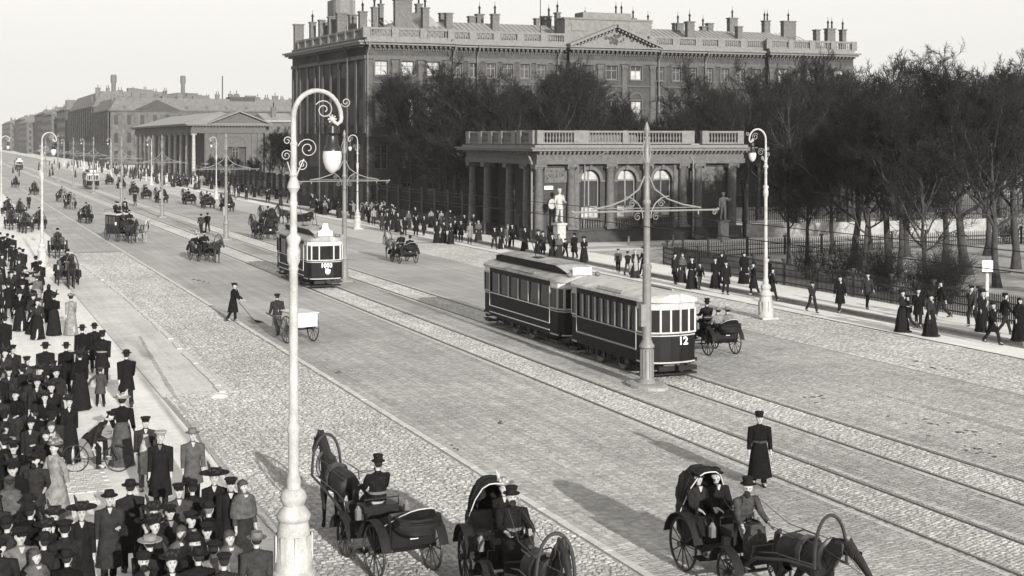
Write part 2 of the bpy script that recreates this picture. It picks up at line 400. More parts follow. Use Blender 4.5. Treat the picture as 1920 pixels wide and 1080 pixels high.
def rail_run(parts, x0, x1, y, z, h, n, M_, bme, along='x', ped=.5, joined=False):
    """pedestal blocks at both ends, bottom and top rail, balusters between"""
    L_ = x1 - x0
    def c(a, b_, zz): return (a, b_, zz) if along == 'x' else (b_, a, zz)
    def dd(a, b_, e): return (a, b_, e) if along == 'x' else (b_, a, e)
    parts.append(N('base_rail', MB().box(c((x0 + x1) / 2, y, z + .07), dd(L_, .3, .14)).me('base_rail', M_))); parts.append(N('top_rail', MB().box(c((x0 + x1) / 2, y, z + h - .08), dd(L_, .34, .16)).me('top_rail', M_)))
    if joined:
        q = MB()
        for k in range(n): q.box(c(x0 + L_ * (k + .5) / n, y, z + h / 2), (L_ / n * .5, L_ / n * .5, h - .3))
        parts.append(N('baluster_row', q.me('baluster_row', M_), kind='stuff'))
    else:
        for k in range(n): parts.append(N('baluster', bme, loc=c(x0 + L_ * (k + .5) / n, y, z + .14)))

# ---- the pavilion
P = []; W = 19.3; D = 16.0; zc, ze = 6.46, 7.5
b = MB()                                             # walls: right part solid, left portico open
for cx in (5.05, 8.4, 11.75):                       # arched bays
    w_, sill, spr = 1.75, 1.97, 5.12; x0, x1 = cx - 1.3, cx + 1.3; r = w_ / 2
    b.box(((x0 + cx - r) / 2, .45, (1.1 + zc) / 2), (cx - r - x0, .6, zc - 1.1)); b.box(((x1 + cx + r) / 2, .45, (1.1 + zc) / 2), (x1 - cx - r, .6, zc - 1.1))
    b.box((cx, .45, (1.1 + sill) / 2), (w_, .6, sill - 1.1))
    arc = [(cx + r * cos(pi - pi * k / 14), spr + r * sin(pi * k / 14)) for k in range(15)]
    rings = []
    for k, (ax, az) in enumerate(arc): rings.append([(ax, .15, az), (ax, .75, az), (ax, .75, zc), (ax, .15, zc)])
    b.loft(rings)
b.box((1.9, .45, (1.1 + zc) / 2), (3.3, .6, zc - 1.1)); b.box((6.725, .45, (1.1 + zc) / 2), (.748, .6, zc - 1.1)); b.box((10.075, .45, (1.1 + zc) / 2), (.748, .6, zc - 1.1))
b.box((3.652, .45, (1.1 + zc) / 2), (.196, .6, zc - 1.1))
b.box((13.9, .48, (1.1 + zc) / 2), (1.7, .6, zc - 1.1)); b.box((16.75, .45, (1.1 + zc) / 2), (4.0, .6, zc - 1.1))
b.box((18.95, 8.4, (1.1 + zc) / 2), (.6, 15.2, zc - 1.1)); b.box((9.7, 15.7, (1.1 + zc) / 2), (18, .6, zc - 1.1))
b.box((3.1, 8.2, (.1 + zc) / 2), (.5, 14.6, zc - .1))
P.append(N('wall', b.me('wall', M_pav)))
b = MB(); b.box((11.3, 7.9, .55), (16.0, 15.9, 1.1)); b.box((11.3, -.05, 1.04), (16.2, .3, .12)); b.box((1.7, 8, .12), (3.2, 15.9, .24))
b.box((2.4, .35, .6), (1.8, 1.3, 1.1))
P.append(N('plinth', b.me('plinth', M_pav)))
b = MB()
for k in range(6):
    b.box((5 + k * 1.9, -.003, .5), (.35, .05, .16))
P.append(N('cellar_vents', b.me('cellar_vents', M_dark), kind='stuff'))
arch = MB()
for cx in (5.05, 8.4, 11.75):
    r = .875
    pts = [[(cx + q * cos(pi - pi * k / 16), yy, 5.12 + q * sin(pi * k / 16)) for q, yy in ((r, .1), (r + .28, .1), (r + .28, .16), (r, .16))] for k in range(17)]
    arch.loft(pts); arch.box((cx, .07, 6.18), (.26, .2, .42)); arch.box((cx - r - .21, .1, 5.05), (.42, .14, .16)); arch.box((cx + r + .21, .1, 5.05), (.42, .14, .16))
P.append(N('arch_moulding', arch.me('arch_moulding', M_pavl)))
# arched windows
def arch_window(cx, bl):
    f = MB(); r = .875; y = .55
    f.box((0, 0, 1.57), (.13, .1, 3.05)); f.box((0, .0, 3.15), (1.74, .12, .14)); f.box((0, 0, .96), (1.74, .1, .08)); f.box((0, 0, 3.6), (.1, .1, .75))
    f.box((-.83, 0, 1.57), (.09, .1, 3.1)); f.box((.83, 0, 1.57), (.09, .1, 3.1)); f.box((0, 0, .05), (1.57, .1, .1))
    f.loft([[(q * cos(pi - pi * k / 12), yy, 3.15 + q * sin(pi * k / 12)) for q, yy in ((r, -.05), (r - .09, -.05), (r - .09, .05), (r, .05))] for k in range(13)])
    kids = []
    for sx in (-1, 1):
        for z0, z1, br in ((.1, .92, 1), (1.0, 3.08, 0)):
            kids.append(N('window_pane', MB().box((sx * .425, .02, (z0 + z1) / 2), (.72, .02, z1 - z0)).me('window_pane', M_blind if br and bl else M_glass)))
        q = MB(); ps = [(sx * .065, 3.22)] + [(sx * (.78 * cos(a)), 3.22 + .72 * sin(a)) for a in [pi / 2 * j / 6 for j in range(6)]] + [(sx * .065, 3.92)]
        q.prism(ps if sx > 0 else ps[::-1], .01, .03, 'y'); kids.append(N('window_pane', q.me('window_pane', M_blind)))
        # grey curtain behind the middle panes
        kids.append(N('curtain', MB().box((sx * .55, .1, 2.1), (.35, .03, 1.9)).me('curtain', mat('curtain', .3, .9, 6, .2))))
    return at(N('window', f.me('window_frame', M_frame), kids=kids), (cx, y, 1.97))
for cx in (5.05, 8.4, 11.75): P.append(arch_window(cx, 1))
wb = bal_me(.62, .09, M_pavl)
for cx in (5.05, 8.4, 11.75):
    P.append(N('window_balustrade', MB().box((cx, .02, 1.9), (2.1, .26, .12)).me('window_balustrade', M_pav), kids=[N('baluster', wb, loc=(cx - .9 + k * .225, .02, 1.22)) for k in range(9)]))
cme = column_me(.36, zc - 1.12, M_pavl)
for x in (3.2, 6.72, 10.08, 13.5): P.append(N('column', cme, loc=(x, -.12, 1.12)))
cme2 = column_me(.38, zc - .2, M_pavl)
for x in (14.85, 18.1): P.append(N('column', cme2, loc=(x, -.35, .2)))
for x, y in ((.35, -.1), (.35, 2.4), (.35, 6.3), (.35, 11.6), (.35, 15.4)): P.append(N('column', cme2, loc=(x, y, .2)))
for x, y in ((.35, -.1), (.35, 2.4), (.35, 6.3), (.35, 11.6), (.35, 15.4), (14.85, -.35), (18.1, -.35)):
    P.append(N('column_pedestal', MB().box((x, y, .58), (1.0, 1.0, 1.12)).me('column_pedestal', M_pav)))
pil = MB()
for x in (3.78, 12.95, 16.2 + 2.4): pil.box((x, .12, (1.1 + zc) / 2), (.42, .2, zc - 1.13))
for y in (2.4, 6.3, 11.6): pil.box((2.8, y, zc / 2 + .3), (.2, .6, zc - .8))
P.append(N('pilasters', pil.me('pilasters', M_pavl), kind='stuff'))
for cx in (1.95, 16.5):
    rel = MB(); rel.box((cx, .1, 5.55), (2.1, .12, 1.2))
    r_ = random.Random(int(cx))
    for _ in range(46): rel.ball((cx + r_.uniform(-.9, .9), .03, 5.55 + r_.uniform(-.48, .48)), (r_.uniform(.05, .16), .07, r_.uniform(.05, .2)), 6, 4)
    P.append(N('relief_panel', rel.me('relief_panel', M_pavl, True)))
b = MB()
b.box((9.7, 8, zc + .2), (W + .1, D + .9, .4)); b.box((9.7, 8, zc + .72), (W - .05, D + .7, .64)); 
P.append(N('frieze', b.me('frieze', M_pavl)))
b = MB(); b.box((9.7, 8, ze + .14), (W + 1.3, D + 2.1, .2)); b.box((9.7, 8, ze + .28), (W + 1.7, D + 2.5, .08))
b.box((9.7, 8, ze + .43), (W + .5, D + 1.3, .2))
P.append(N('cornice', b.me('cornice', M_corn)))
dn = MB().box((0, 0, 0), (.2, .5, .16)).me('dentil', M_pavl)
for k in range(52): P.append(N('dentil', dn, loc=(.2 + k * .375, -.62, ze - .05)))
for k in range(24): P.append(N('dentil', dn, loc=(-.3, .3 + k * .66, ze - .05), rot=(0, 0, pi / 2)))
P.append(N('flat_roof', MB().box((9.7, 8, ze + .58), (W - .6, D - .3, .1)).me('flat_roof', M_roof)))
P.append(N('skylight', MB().prism([(8.0, 8.1), (13.5, 8.1), (13.2, 8.8), (8.3, 8.8)], 8, 13, 'y').me('skylight', M_pavl), loc=(0, 0, .1)))
bm = bal_me(.82, .1, M_corn); bz = 8.1
peds = [(.4, .6), (5.2, 1.35), (9.6, .5), (14.35, 1.1), (16.2, .5), (19.1, .6)]
pb = MB().prism([(-.5, -.22), (.5, -.22), (.5, .22), (-.5, .22)], 0, 1.12).me('balustrade_pedestal', M_corn)
pos = [(.35, .55), (4.0, 1.35), (8.0, .5), (13.9, 1.2), (15.55, .6), (19.0, .6)]
for x, wd in pos: P.append(N('balustrade_pedestal', pb, loc=(x, -.2, bz), sc=(wd, 1, 1)))
for (a, wa), (c_, wc_) in zip(pos[:-1], pos[1:]):
    x0, x1 = a + wa / 2, c_ - wc_ / 2
    if a == 13.9: continue
    rail_run(P, x0, x1, -.2, bz, 1.1, max(2, int((x1 - x0) / .27)), M_corn, bm)
ys = [.6, 3.2, 4.4, 7.5, 9.9, 12.5, 15.6]
for y in ys[:]: P.append(N('balustrade_pedestal', pb, loc=(.15, y, bz), sc=(.5, 2.0, 1)))
for a, c_ in zip(ys[:-1], ys[1:]): rail_run(P, a + .45, c_ - .45, .15, bz, 1.1, max(2, int((c_ - a - .9) / .3)), M_corn, bm, 'y')
pipe = MB().tube([(-.55, -.55, 7.55), (-.3, -.35, 7.3), (-.08, -.62, 6.6), (-.08, -.62, .5), (-.2, -.85, .3)], .09, 7).me('drainpipe', M_corn, True)
P.append(N('drainpipe', pipe, loc=(.0, 1.0, 0))); P.append(N('drainpipe', pipe, loc=(14.4, .1, 0)))
P.append(N('drainpipe', MB().tube([(6.1, -1.1, 7.55), (4.4, -.2, 6.5), (4.35, -.1, 1.2)], .06, 6).me('drainpipe', M_corn, True)))
P.append(N('street_name_plate', MB().box((1.3, .12, 4.55), (.75, .04, .28)).me('street_name_plate', mat('enamel', .7, .4, 3, .05)), label='small white enamel street name plate'))
thing('garden_pavilion', P, (44.4, 106, .03), 0, 1, 'low stone pavilion with three tall arched windows, columns and a balustraded roof', 'pavilion')
for k in range(8):
    pass
pst = MB().lathe([(.09, 0), (.09, .5), (.07, .6), (.1, .66), (.04, .74)], 8).me('bollard', M_iron, True)
for i, px in enumerate((1164, 1250, 1345)):
    x, y = G(px, 458 - i * 2); single('bollard', pst, (x, 102.2, .03), label='short dark iron bollard at the lawn edge before the pavilion, ' + ('left one', 'middle one', 'right one')[i], cat='bollard', group='bollards before the pavilion')

# ---- the palace
PX0, PY0 = 44.2, 154.7
def Tat(px, s_):
    k = (px - 960) / FPX; return s_ * (sin(TH) + k * cos(TH)) / (cos(TH) - k * sin(TH))
P = []; ZE = 19.5
segs = [(0, 10.1, 0, 0), (10.1, 25.1, .9, 1), (25.1, 36.6, 0, 2), (36.6, 52.7, .9, 1), (52.7, 65.5, 0, 0)]
fr = random.Random(11)
wallb, trimb, cornb, dent, pilb, bal = MB(), MB(), MB(), MB(), MB(), MB()
for x0, x1, yo, kind in segs:
    if kind == 0: wx = [x0 + 1.8 + 3.1 * k for k in range(3)] if x0 == 0 else [x0 + 2.2 + 4.2 * k for k in range(3)]
    elif kind == 2: wx = [x0 + 2.4, x0 + 5.65, x0 + 8.9]
    else: n_ = round((x1 - x0) / 2.3); wx = [x0 + (x1 - x0) * (k + .5) / n_ for k in range(n_)]
    holes = []
    for x in wx:
        w_ = 1.45 if kind != 1 else 1.1
        for z0, z1 in ((15.8, 17.45), (10.2, 13.2), (5.2, 7.9), (1.5, 3.6)):
            holes.append((x - w_ / 2, x + w_ / 2, z0, z1))
            bl = 1 if (z0 > 15 and fr.random() < (.75 if kind == 0 else .5)) or (z0 == 10.2 and fr.random() < .7) else (2 if fr.random() < .3 else 0)
            P.append(at(window(w_, z1 - z0, bl), (x, yo + .22, z0)))
            if z0 > 9:
                trimb.box((x, yo - .05, z0 - .1), (w_ + .4, .22, .16)); trimb.box((x - w_ / 2 - .11, yo - .03, (z0 + z1) / 2), (.18, .1, z1 - z0)); trimb.box((x + w_ / 2 + .11, yo - .03, (z0 + z1) / 2), (.18, .1, z1 - z0))
                trimb.box((x, yo - .06, z1 + .1), (w_ + .5, .18, .18))
                if z0 < 11: trimb.loft([[(x + q * cos(pi - pi * k / 10), yy, z1 + .2 + q * sin(pi * k / 10)) for q, yy in ((w_ / 2, yo - .1), (w_ / 2 + .2, yo - .1), (w_ / 2 + .2, yo), (w_ / 2, yo))] for k in range(11)])
    grid_wall(wallb, x0, x1, 0, 18.1, holes, .28, y=yo)
    if yo: wallb.add([(x0, 0, 0), (x0, yo, 0), (x0, yo, ZE), (x0, 0, ZE), (x1, 0, 0), (x1, yo, 0), (x1, yo, ZE), (x1, 0, ZE)], [(0, 1, 2, 3), (7, 6, 5, 4)])
    px_ = [(a + c_) / 2 for a, c_ in zip(wx[:-1], wx[1:])] + [x0 + .42, x1 - .42] if kind != 1 else [(a + c_) / 2 for a, c_ in zip(wx[:-1:2], wx[1::2])]
    if kind != 1:
        for x in px_:
            pilb.box((x, yo - .09, 13.4), (.62, .18, 8.3)); pilb.box((x, yo - .12, 17.35), (.85, .26, .35)); pilb.box((x, yo - .11, 17.0), (.72, .22, .3)); pilb.box((x, yo - .1, 9.1), (.8, .24, .3))
            for sx in (-.3, 0, .3): pilb.ball((x + sx, yo - .24, 17.1), (.1, .08, .2), 6, 4)
    trimb.box(((x0 + x1) / 2, yo - .06, 17.85), (x1 - x0, .22, .42)); trimb.box(((x0 + x1) / 2, yo - .1, 15.0), (x1 - x0, .1, .16)); trimb.box(((x0 + x1) / 2, yo - .1, 9.0), (x1 - x0 + .02, .16, .3))
    wallb.box(((x0 + x1) / 2, yo + .2, 18.6), (x1 - x0, .5, 1.1))
    cornb.box(((x0 + x1) / 2, yo - .15, 19.35), (x1 - x0 + .5, 1.5, .24)); cornb.box(((x0 + x1) / 2, yo - .2, 19.58), (x1 - x0 + .9, 2.0, .2)); cornb.box(((x0 + x1) / 2, yo + .5, 19.85), (x1 - x0, 1.6, .4))
    n_ = int((x1 - x0) / .55)
    for k in range(n_): dent.box((x0 + (k + .5) * (x1 - x0) / n_, yo - .42, 19.1), (.26, .62, .24))
    for k in range(int((x1 - x0) / .3)): dent.box((x0 + (k + .5) * .3, yo - .12, 18.75), (.16, .2, .2))
    if kind != 2:                                     # balustrade above
        nb = max(2, round((x1 - x0) / 3.3)); L_ = (x1 - x0) / nb
        for k in range(nb + 1): bal.box((x0 + k * L_, yo - .1, 20.65), (.8 if kind == 0 else .9, .4, 1.2))
        for k in range(nb):
            a = x0 + k * L_ + .45
            bal.box((a + L_ / 2 - .45, yo - .1, 20.15), (L_ - .9, .3, .2)); bal.box((a + L_ / 2 - .45, yo - .1, 21.1), (L_ - .9, .34, .25))
            nn = int((L_ - .9) / .28)
            for q in range(nn): bal.lathe([(.06, 20.25), (.11, 20.5), (.06, 20.85), (.08, 20.98)], 5, (a + (q + .5) * (L_ - .9) / nn, yo - .1, 0))
wallb.box((32.75, 14.6, 9.9), (65.4, 27.0, 19.6))
P += [N('wall', wallb.me('wall', M_wall)), N('window_surrounds', trimb.me('window_surrounds', M_trim), kind='stuff'), N('cornice', cornb.me('cornice', M_corn)),
      N('dentils', dent.me('dentils', M_trim), kind='stuff'), N('pilasters', pilb.me('pilasters', M_trim, True), kind='stuff'), N('balustrade', bal.me('balustrade', M_corn, True), kind='stuff')]
# pediment and attic
b = MB(); b.prism([(25.1, 19.7), (36.6, 19.7), (30.85, 21.9)], -.35, .3, 'y'); P.append(N('pediment_field', b.me('pediment_field', M_corn)))
b = MB()
for sx in (-1, 1):
    ang = math.atan2(2.35, 6.0); L_ = 6.75
    b.box((30.85 + sx * 3.05, -.75, 20.98), (L_, 1.3, .3), ry=sx * ang)
    for k in range(13): b.box((30.85 + sx * (.35 + k * .46), -.8, 21.72 - k * .18), (.22, .7, .2), ry=sx * ang)
P.append(N('raking_cornice', b.me('raking_cornice', M_corn)))
b = MB(); r_ = random.Random(4)
for _ in range(40): b.ball((30.85 + r_.gauss(0, .7), -.4, 20.6 + r_.uniform(-.5, .55)), (r_.uniform(.08, .22), .12, r_.uniform(.08, .25)), 6, 4)
P.append(N('coat_of_arms', b.me('coat_of_arms', M_trim, True)))
b = MB(); b.box((30.85, 2.4, 21.4), (11.6, 2.4, 3.4)); b.box((30.85, 2.4, 23.15), (12.0, 2.7, .2)); b.box((31.2, 3.4, 23.6), (6.6, 2.4, .9))
b.box((27, 1.15, 22.1), (2.2, .1, .9)); b.box((34.7, 1.15, 22.1), (2.2, .1, .9))
P.append(N('attic', b.me('attic', mat('attic_stone', .12, .85, 2.5, .2, .3))))
# roof with standing seams
b = MB(); b.add([(0.5, 1.5, 20.0), (65, 1.5, 20.0), (65, 27, 20.0), (.5, 27, 20.0), (7, 9.5, 22.9), (58.5, 9.5, 22.9), (58.5, 18, 22.9), (7, 18, 22.9)],
              [(0, 1, 5, 4), (1, 2, 6, 5), (2, 3, 7, 6), (3, 0, 4, 7), (4, 5, 6, 7)]); P.append(N('roof', b.me('roof', M_roof)))
b = MB()
for k in range(88):
    x = 3 + k * .68
    b.box((x, 5.5, 21.5), (.06, 8.1, .06), rx=math.atan2(2.9, 8.0))
P.append(N('roof_seams', b.me('roof_seams', mat('seam_dark', .17, .6, 3, .2)), kind='stuff'))
# side facade towards the avenue (slightly skewed)
ang = math.atan2(2.13, 27.2); MS = Matrix.Rotation(pi / 2 + ang, 4, 'Z')          # local x runs back along the side, local -y faces... 
sb_, st_, sd2, sbal = MB(), MB(), MB(), MB(); LS = 27.3
MS = Matrix(((-sin(ang), -cos(ang), 0, 0), (cos(ang), -sin(ang), 0, 0), (0, 0, 1, 0), (0, 0, 0, 1)))   # x -> back, y -> outwards(-x world)
holes = []
for k in range(9):
    x = 1.6 + k * 3.0
    for z0, z1 in ((15.8, 17.4), (10.2, 13.2), (5.2, 7.9), (1.5, 3.6)): holes.append((x - .6, x + .6, z0, z1))
grid_wall(sb_, 0, LS, 0, ZE, holes, -.28, MS)
for h_ in holes:
    wn = window(1.2, h_[3] - h_[2], 2 if fr.random() < .2 else 0); p_ = MS @ Vector(((h_[0] + h_[1]) / 2, -.2, h_[2])); P.append(at(wn, p_, -pi / 2 + ang))
for k in range(10):
    st_.box((.3 + k * 2.96, .05, 13.4), (.6, .1, 8.3), M=MS)
st_.box((LS / 2, .1, 17.85), (LS, .2, .42), M=MS)
for k in range(48): sd2.box((.4 + k * .56, .4, 19.1), (.26, .6, .24), M=MS)
P += [N('side_wall', sb_.me('side_wall', M_wall)), N('side_pilasters', st_.me('side_pilasters', M_trim), kind='stuff'), N('side_dentils', sd2.me('side_dentils', M_trim), kind='stuff')]
b = MB(); b.box((LS / 2, .2, 19.35), (LS + 1, 1.4, .24), M=MS); b.box((LS / 2, .25, 19.583), (LS + 1.4, 1.8, .2), M=MS); b.box((LS / 2, -.6, 19.86), (LS, 1.4, .4), M=MS); P.append(N('side_cornice', b.me('side_cornice', M_corn)))
for k in range(9):
    a = .6 + k * 3.0; sbal.box((a, 0, 20.65), (.5, .4, 1.2), M=MS)
    if k < 8:
        sbal.box((a + 1.5, 0, 20.15), (2.5, .3, .2), M=MS); sbal.box((a + 1.5, 0, 21.1), (2.5, .34, .25), M=MS)
        for q in range(8): sbal.box((a + .4 + q * .31, 0, 20.6), (.13, .13, .8), M=MS)
sbal.box((LS / 2, -.25, 20.0), (LS, .7, .3), M=MS)
P.append(N('side_balustrade', sbal.me('side_balustrade', M_corn), kind='stuff'))
b = MB(); b.prism([(0, 0), (2.13 * -1 - .0, 27.2), (2, 27.2), (2, .4)], 0, 19.6); P.append(N('corner_block', b.me('corner_block', M_wall)))
# drainpipes
dp = MB().tube([(0, -1.0, 19.4), (0, -1.0, 19.0), (0, -.2, 18.2), (0, -.2, .4)], .1, 7).me('drainpipe', M_corn, True)
for x, yo in ((.1, -.12), (10.6, .6), (13.6, .7), (23.9, .7), (37.4, .7), (44, .8)): P.append(N('drainpipe', dp, loc=(x, yo, 0)))
sdp = MB().tube([(0, -.5, 19.4), (0, -.5, 19.0), (0, -.1, 18.2), (0, -.1, .4)], .07, 7).me('drainpipe', M_trim, True)
for k, sx in enumerate((5., 15., 24.)):
    v_ = MS @ Vector((sx, .35, 0)); P.append(N('drainpipe', sdp, loc=v_, rot=(0, 0, -pi / 2)))
# chimneys: (photo x, photo y of top, width in metres, how far behind the front)
def chimney(wd, dp_, h, pots):
    b = MB(); b.box((0, 0, h / 2), (wd, dp_, h)); b.box((0, 0, h + .08), (wd + .2, dp_ + .2, .16)); b.box((0, 0, h - .35), (wd + .1, dp_ + .1, .1))
    q = MB()
    for k in range(pots):
        x = (k + .5) / pots * wd - wd / 2; q.lathe([(.13, h + .16), (.11, h + .8), (.2, h + .9), (.03, h + 1.25), (.02, h + 1.7)], 6, (x, 0, 0))
    return N('chimney', b.me('chimney', M_chim), kids=[N('chimney_cowl', q.me('chimney_cowl', M_dark, True))] if pots else [])
ch = [(680, 24, .9, 9, 1), (702, 16, .6, 13, 1), (714, 10, .5, 14, 1), (755, 2, 2.1, 7, 0), (785, 10, .7, 12, 1), (797, 17, .8, 6, 1), (828, 27, .5, 10, 0), (841, 27, .8, 7, 0), (884, 33, .8, 12, 0), (899, 29, .9, 12, 1),
      (928, 29, .9, 7, 1), (1006, 37, .5, 11, 0), (1020, 33, .7, 11, 0), (1029, 33, .4, 9, 1), (1045, 26, .5, 6, 1), (1097, 38, .5, 9, 1), (1123, 34, .8, 11, 0), (1160, 28, 1.6, 11, 2), (1187, 37, .5, 9, 1),
      (1215, 45, .6, 8, 1), (1271, 46, 1.3, 9, 1), (1293, 43, 1.0, 5, 1), (1318, 52, .6, 10, 1), (1330, 46, .8, 12, 0), (1373, 36, 1.2, 10, 1), (1385, 52, .7, 6, 0), (1436, 41, .9, 11, 2), (1478, 42, 1.9, 8, 1),
      (1531, 58, .6, 3, 0), (1556, 56, 1.2, 3, 2), (1580, 58, .6, 3, 1)]
for px, py, wd, back, pots in ch:
    s_ = PY0 + back; x = Tat(px, s_); Yc = x * sin(TH) + s_ * cos(TH); z = EYE + (HOR - py) / FPX * Yc
    P.append(at(chimney(wd, .8, max(1.2, z - 20.2), pots), (x - PX0, back, 20.2)))
for px, py, wd, back, pots in [(560, 48, 1.2, 26, 0), (586, 44, .7, 24, 1), (603, 40, .7, 21, 0), (613, 44, .9, 22, 0), (625, 34, 1.3, 18, 0), (640, 27, 1.2, 15, 0), (661, 30, .9, 14, 0)]:
    s_ = PY0 + back; x = Tat(px, s_); Yc = x * sin(TH) + s_ * cos(TH); z = EYE + (HOR - py) / FPX * Yc
    P.append(at(chimney(wd, .8, max(1.2, z - 20.0), pots), (x - PX0, back, 20.0)))
# roof tower with rounded face at the left
xt = Tat(640, PY0 + 28); b = MB(); b.box((xt - PX0, 28, 23.2), (3.0, 3, 7.4)); b.lathe([(1.3, 19.6), (1.3, 27.6), (1.5, 27.7), (1.5, 27.9)], 12, (xt - PX0 - .2, 26.4, 0))
P.append(N('roof_tower', b.me('roof_tower', mat('tower_plaster', .12, .85, 3, .2))))
b = MB(); b.add([(7.6, 6.5, 20.9), (12.2, 6.5, 20.9), (9.9, 9, 24.3), (9.9, 15, 24.3), (7.6, 15, 20.9), (12.2, 15, 20.9)], [(0, 1, 2), (0, 2, 3, 4), (1, 5, 3, 2)])
P.append(N('dormer_roof', b.me('dormer_roof', M_roof)))
P.append(N('flagpole', MB().tube([(23.9, 6, 21), (23.9, 6, 27.5)], .05, 5).me('flagpole', M_dark)))
thing('palace', P, (PX0, PY0, .02), 0, 1, 'great dark palace with pediment, roof balustrade and rows of chimneys behind bare trees', 'palace')

# ---- colonnaded building
CX, CY = 47.2, 294.7; P = []; LC = 92.
cm = column_me(.40, 9.9, mat('column_stone', .26, .85, 1.5, .25), n=10); nC = 12
for k in range(nC): P.append(N('column', cm, loc=(0.5, .7 + k * (LC - 1.5) / (nC - 1), .1)))
for k in range(0): P.append(N('column', cm, loc=(3.4, .7 + (k + .5) * (LC - 1.5) / (nC - 1), .1)))
b = MB(); b.box((9.9, LC / 2 + .5, 5.0), (9.8, LC - 1.0, 10.0))
hl = [(6.6, 11.2, .1, 9.3)]
P.append(N('wall', b.me('wall', M_wall)))
b = MB(); grid_wall(b, 2.6, 14.8, 0, 10, [(6.8, 11.2, 1.0, 7.1)], .5, y=.1)
b.loft([[(9 + q * cos(pi - pi * k / 12), yy, 7.1 + q * sin(pi * k / 12)) for q, yy in ((2.2, -.1), (2.5, -.1), (2.5, .12), (2.2, .12))] for k in range(13)])
b.prism([(9 + 2.2 * cos(pi * k / 12), 7.1 + 2.2 * sin(pi * k / 12)) for k in range(13)], .04, .09, 'y')
for x in (3.0, 4.2, 5.4, 12.6, 13.8): b.box((x, -.05, 5), (.55, .3, 9.9))
b.box((1.1, .8, 5), (.0001, .0001, .0001))
P.append(N('front_wall', b.me('front_wall', M_trim)))
b = MB(); b.box((7.6, LC / 2, 10.4), (15.6, LC + .4, .8)); b.box((7.6, LC / 2, 11.1), (15.4, LC + .2, .6)); P.append(N('entablature', b.me('entablature', M_trim)))
b = MB(); b.box((7.5, LC / 2, 11.65), (17.4, LC + 2.0, .22)); b.box((7.5, LC / 2, 11.86), (18.0, LC + 2.4, .18)); P.append(N('cornice', b.me('cornice', M_corn)))
b = MB()
for k in range(24): b.box((.1 + k * .66, -.6, 11.45), (.3, .6, .2))
for k in range(120): b.box((-.6, .3 + k * .76, 11.45), (.6, .3, .2))
P.append(N('dentils', b.me('dentils', M_trim), kind='stuff'))
b = MB(); b.add([(-1, -1, 11.96), (16, -1, 11.96), (16, LC + 1, 11.96), (-1, LC + 1, 11.96), (7.5, 9, 14.6), (7.5, LC - 9, 14.6)], [(0, 1, 4), (1, 2, 5, 4), (2, 3, 5), (3, 0, 4, 5)]); P.append(N('roof', b.me('roof', M_roof)))
b = MB(); b.prism([(3.4, 11.98), (15.8, 11.98), (9.6, 14.3)], -.6, 7, 'y'); P.append(N('pediment', b.me('pediment', M_trim)))
b = MB()
for sx in (-1, 1): b.box((9.6 + sx * 3.25, 2.8, 13.25), (6.9, 8.6, .25), ry=sx * math.atan2(2.4, 6.3))
P.append(N('pediment_cornice', b.me('pediment_cornice', M_corn)))
b = MB(); b.box((3.8, -2.2, 3.7), (4.0, 4.6, .25))
for x in (2.1, 3.4, 4.4, 5.6): b.tube([(x, -4.3, 0), (x, -4.3, 3.6)], .11, 6)
P.append(N('entrance_canopy', b.me('entrance_canopy', M_corn), kids=[N('canopy_lamp', MB().prism([(2.4, 3.85), (3.6, 3.85), (3.0, 5.0)], -4.4, -3.6, 'y').prism([(4.2, 3.85), (5.4, 3.85), (4.8, 5.0)], -4.4, -3.6, 'y').me('canopy_lamp', M_dark))]))
P += [at(window(1.3, 2.4, 2), (9, .45, 1.6)), at(window(1.3, 2.2, 0), (9, .45, 4.8))]
thing('colonnade_building', P, (CX, CY, 0), 0, 1, 'long low building with a deep colonnade on the avenue and a pediment', 'building')
# dark brick range right of it
P = []; b = MB(); b.box((15, 8, 6.2), (30, 16, 12.4)); P.append(N('wall', b.me('wall', mat('sooty_brick', .075, .9, 2, .3))))
P.append(N('roof', MB().prism([(-.5, 12.4), (16.5, 12.4), (16.5, 12.7), (8, 14.4), (-.5, 12.7)], 0, 30.5, 'x').me('roof', M_roof)))
for x, h_ in ((2.5, 2.8), (7, 3.2), (12, 2.4)): P.append(at(chimney(1.0, .8, h_, 1), (x, 3, 12.6)))
for k in range(8):
    for z in (3, 7.6): P.append(at(window(1.2, 2.0, 0), (2 + k * 3.4, -.04, z)))
thing('brick_range', P, (62.9, 297.5, 0), 0, 1, 'dark brick building with three chimneys right of the colonnade building', 'building')

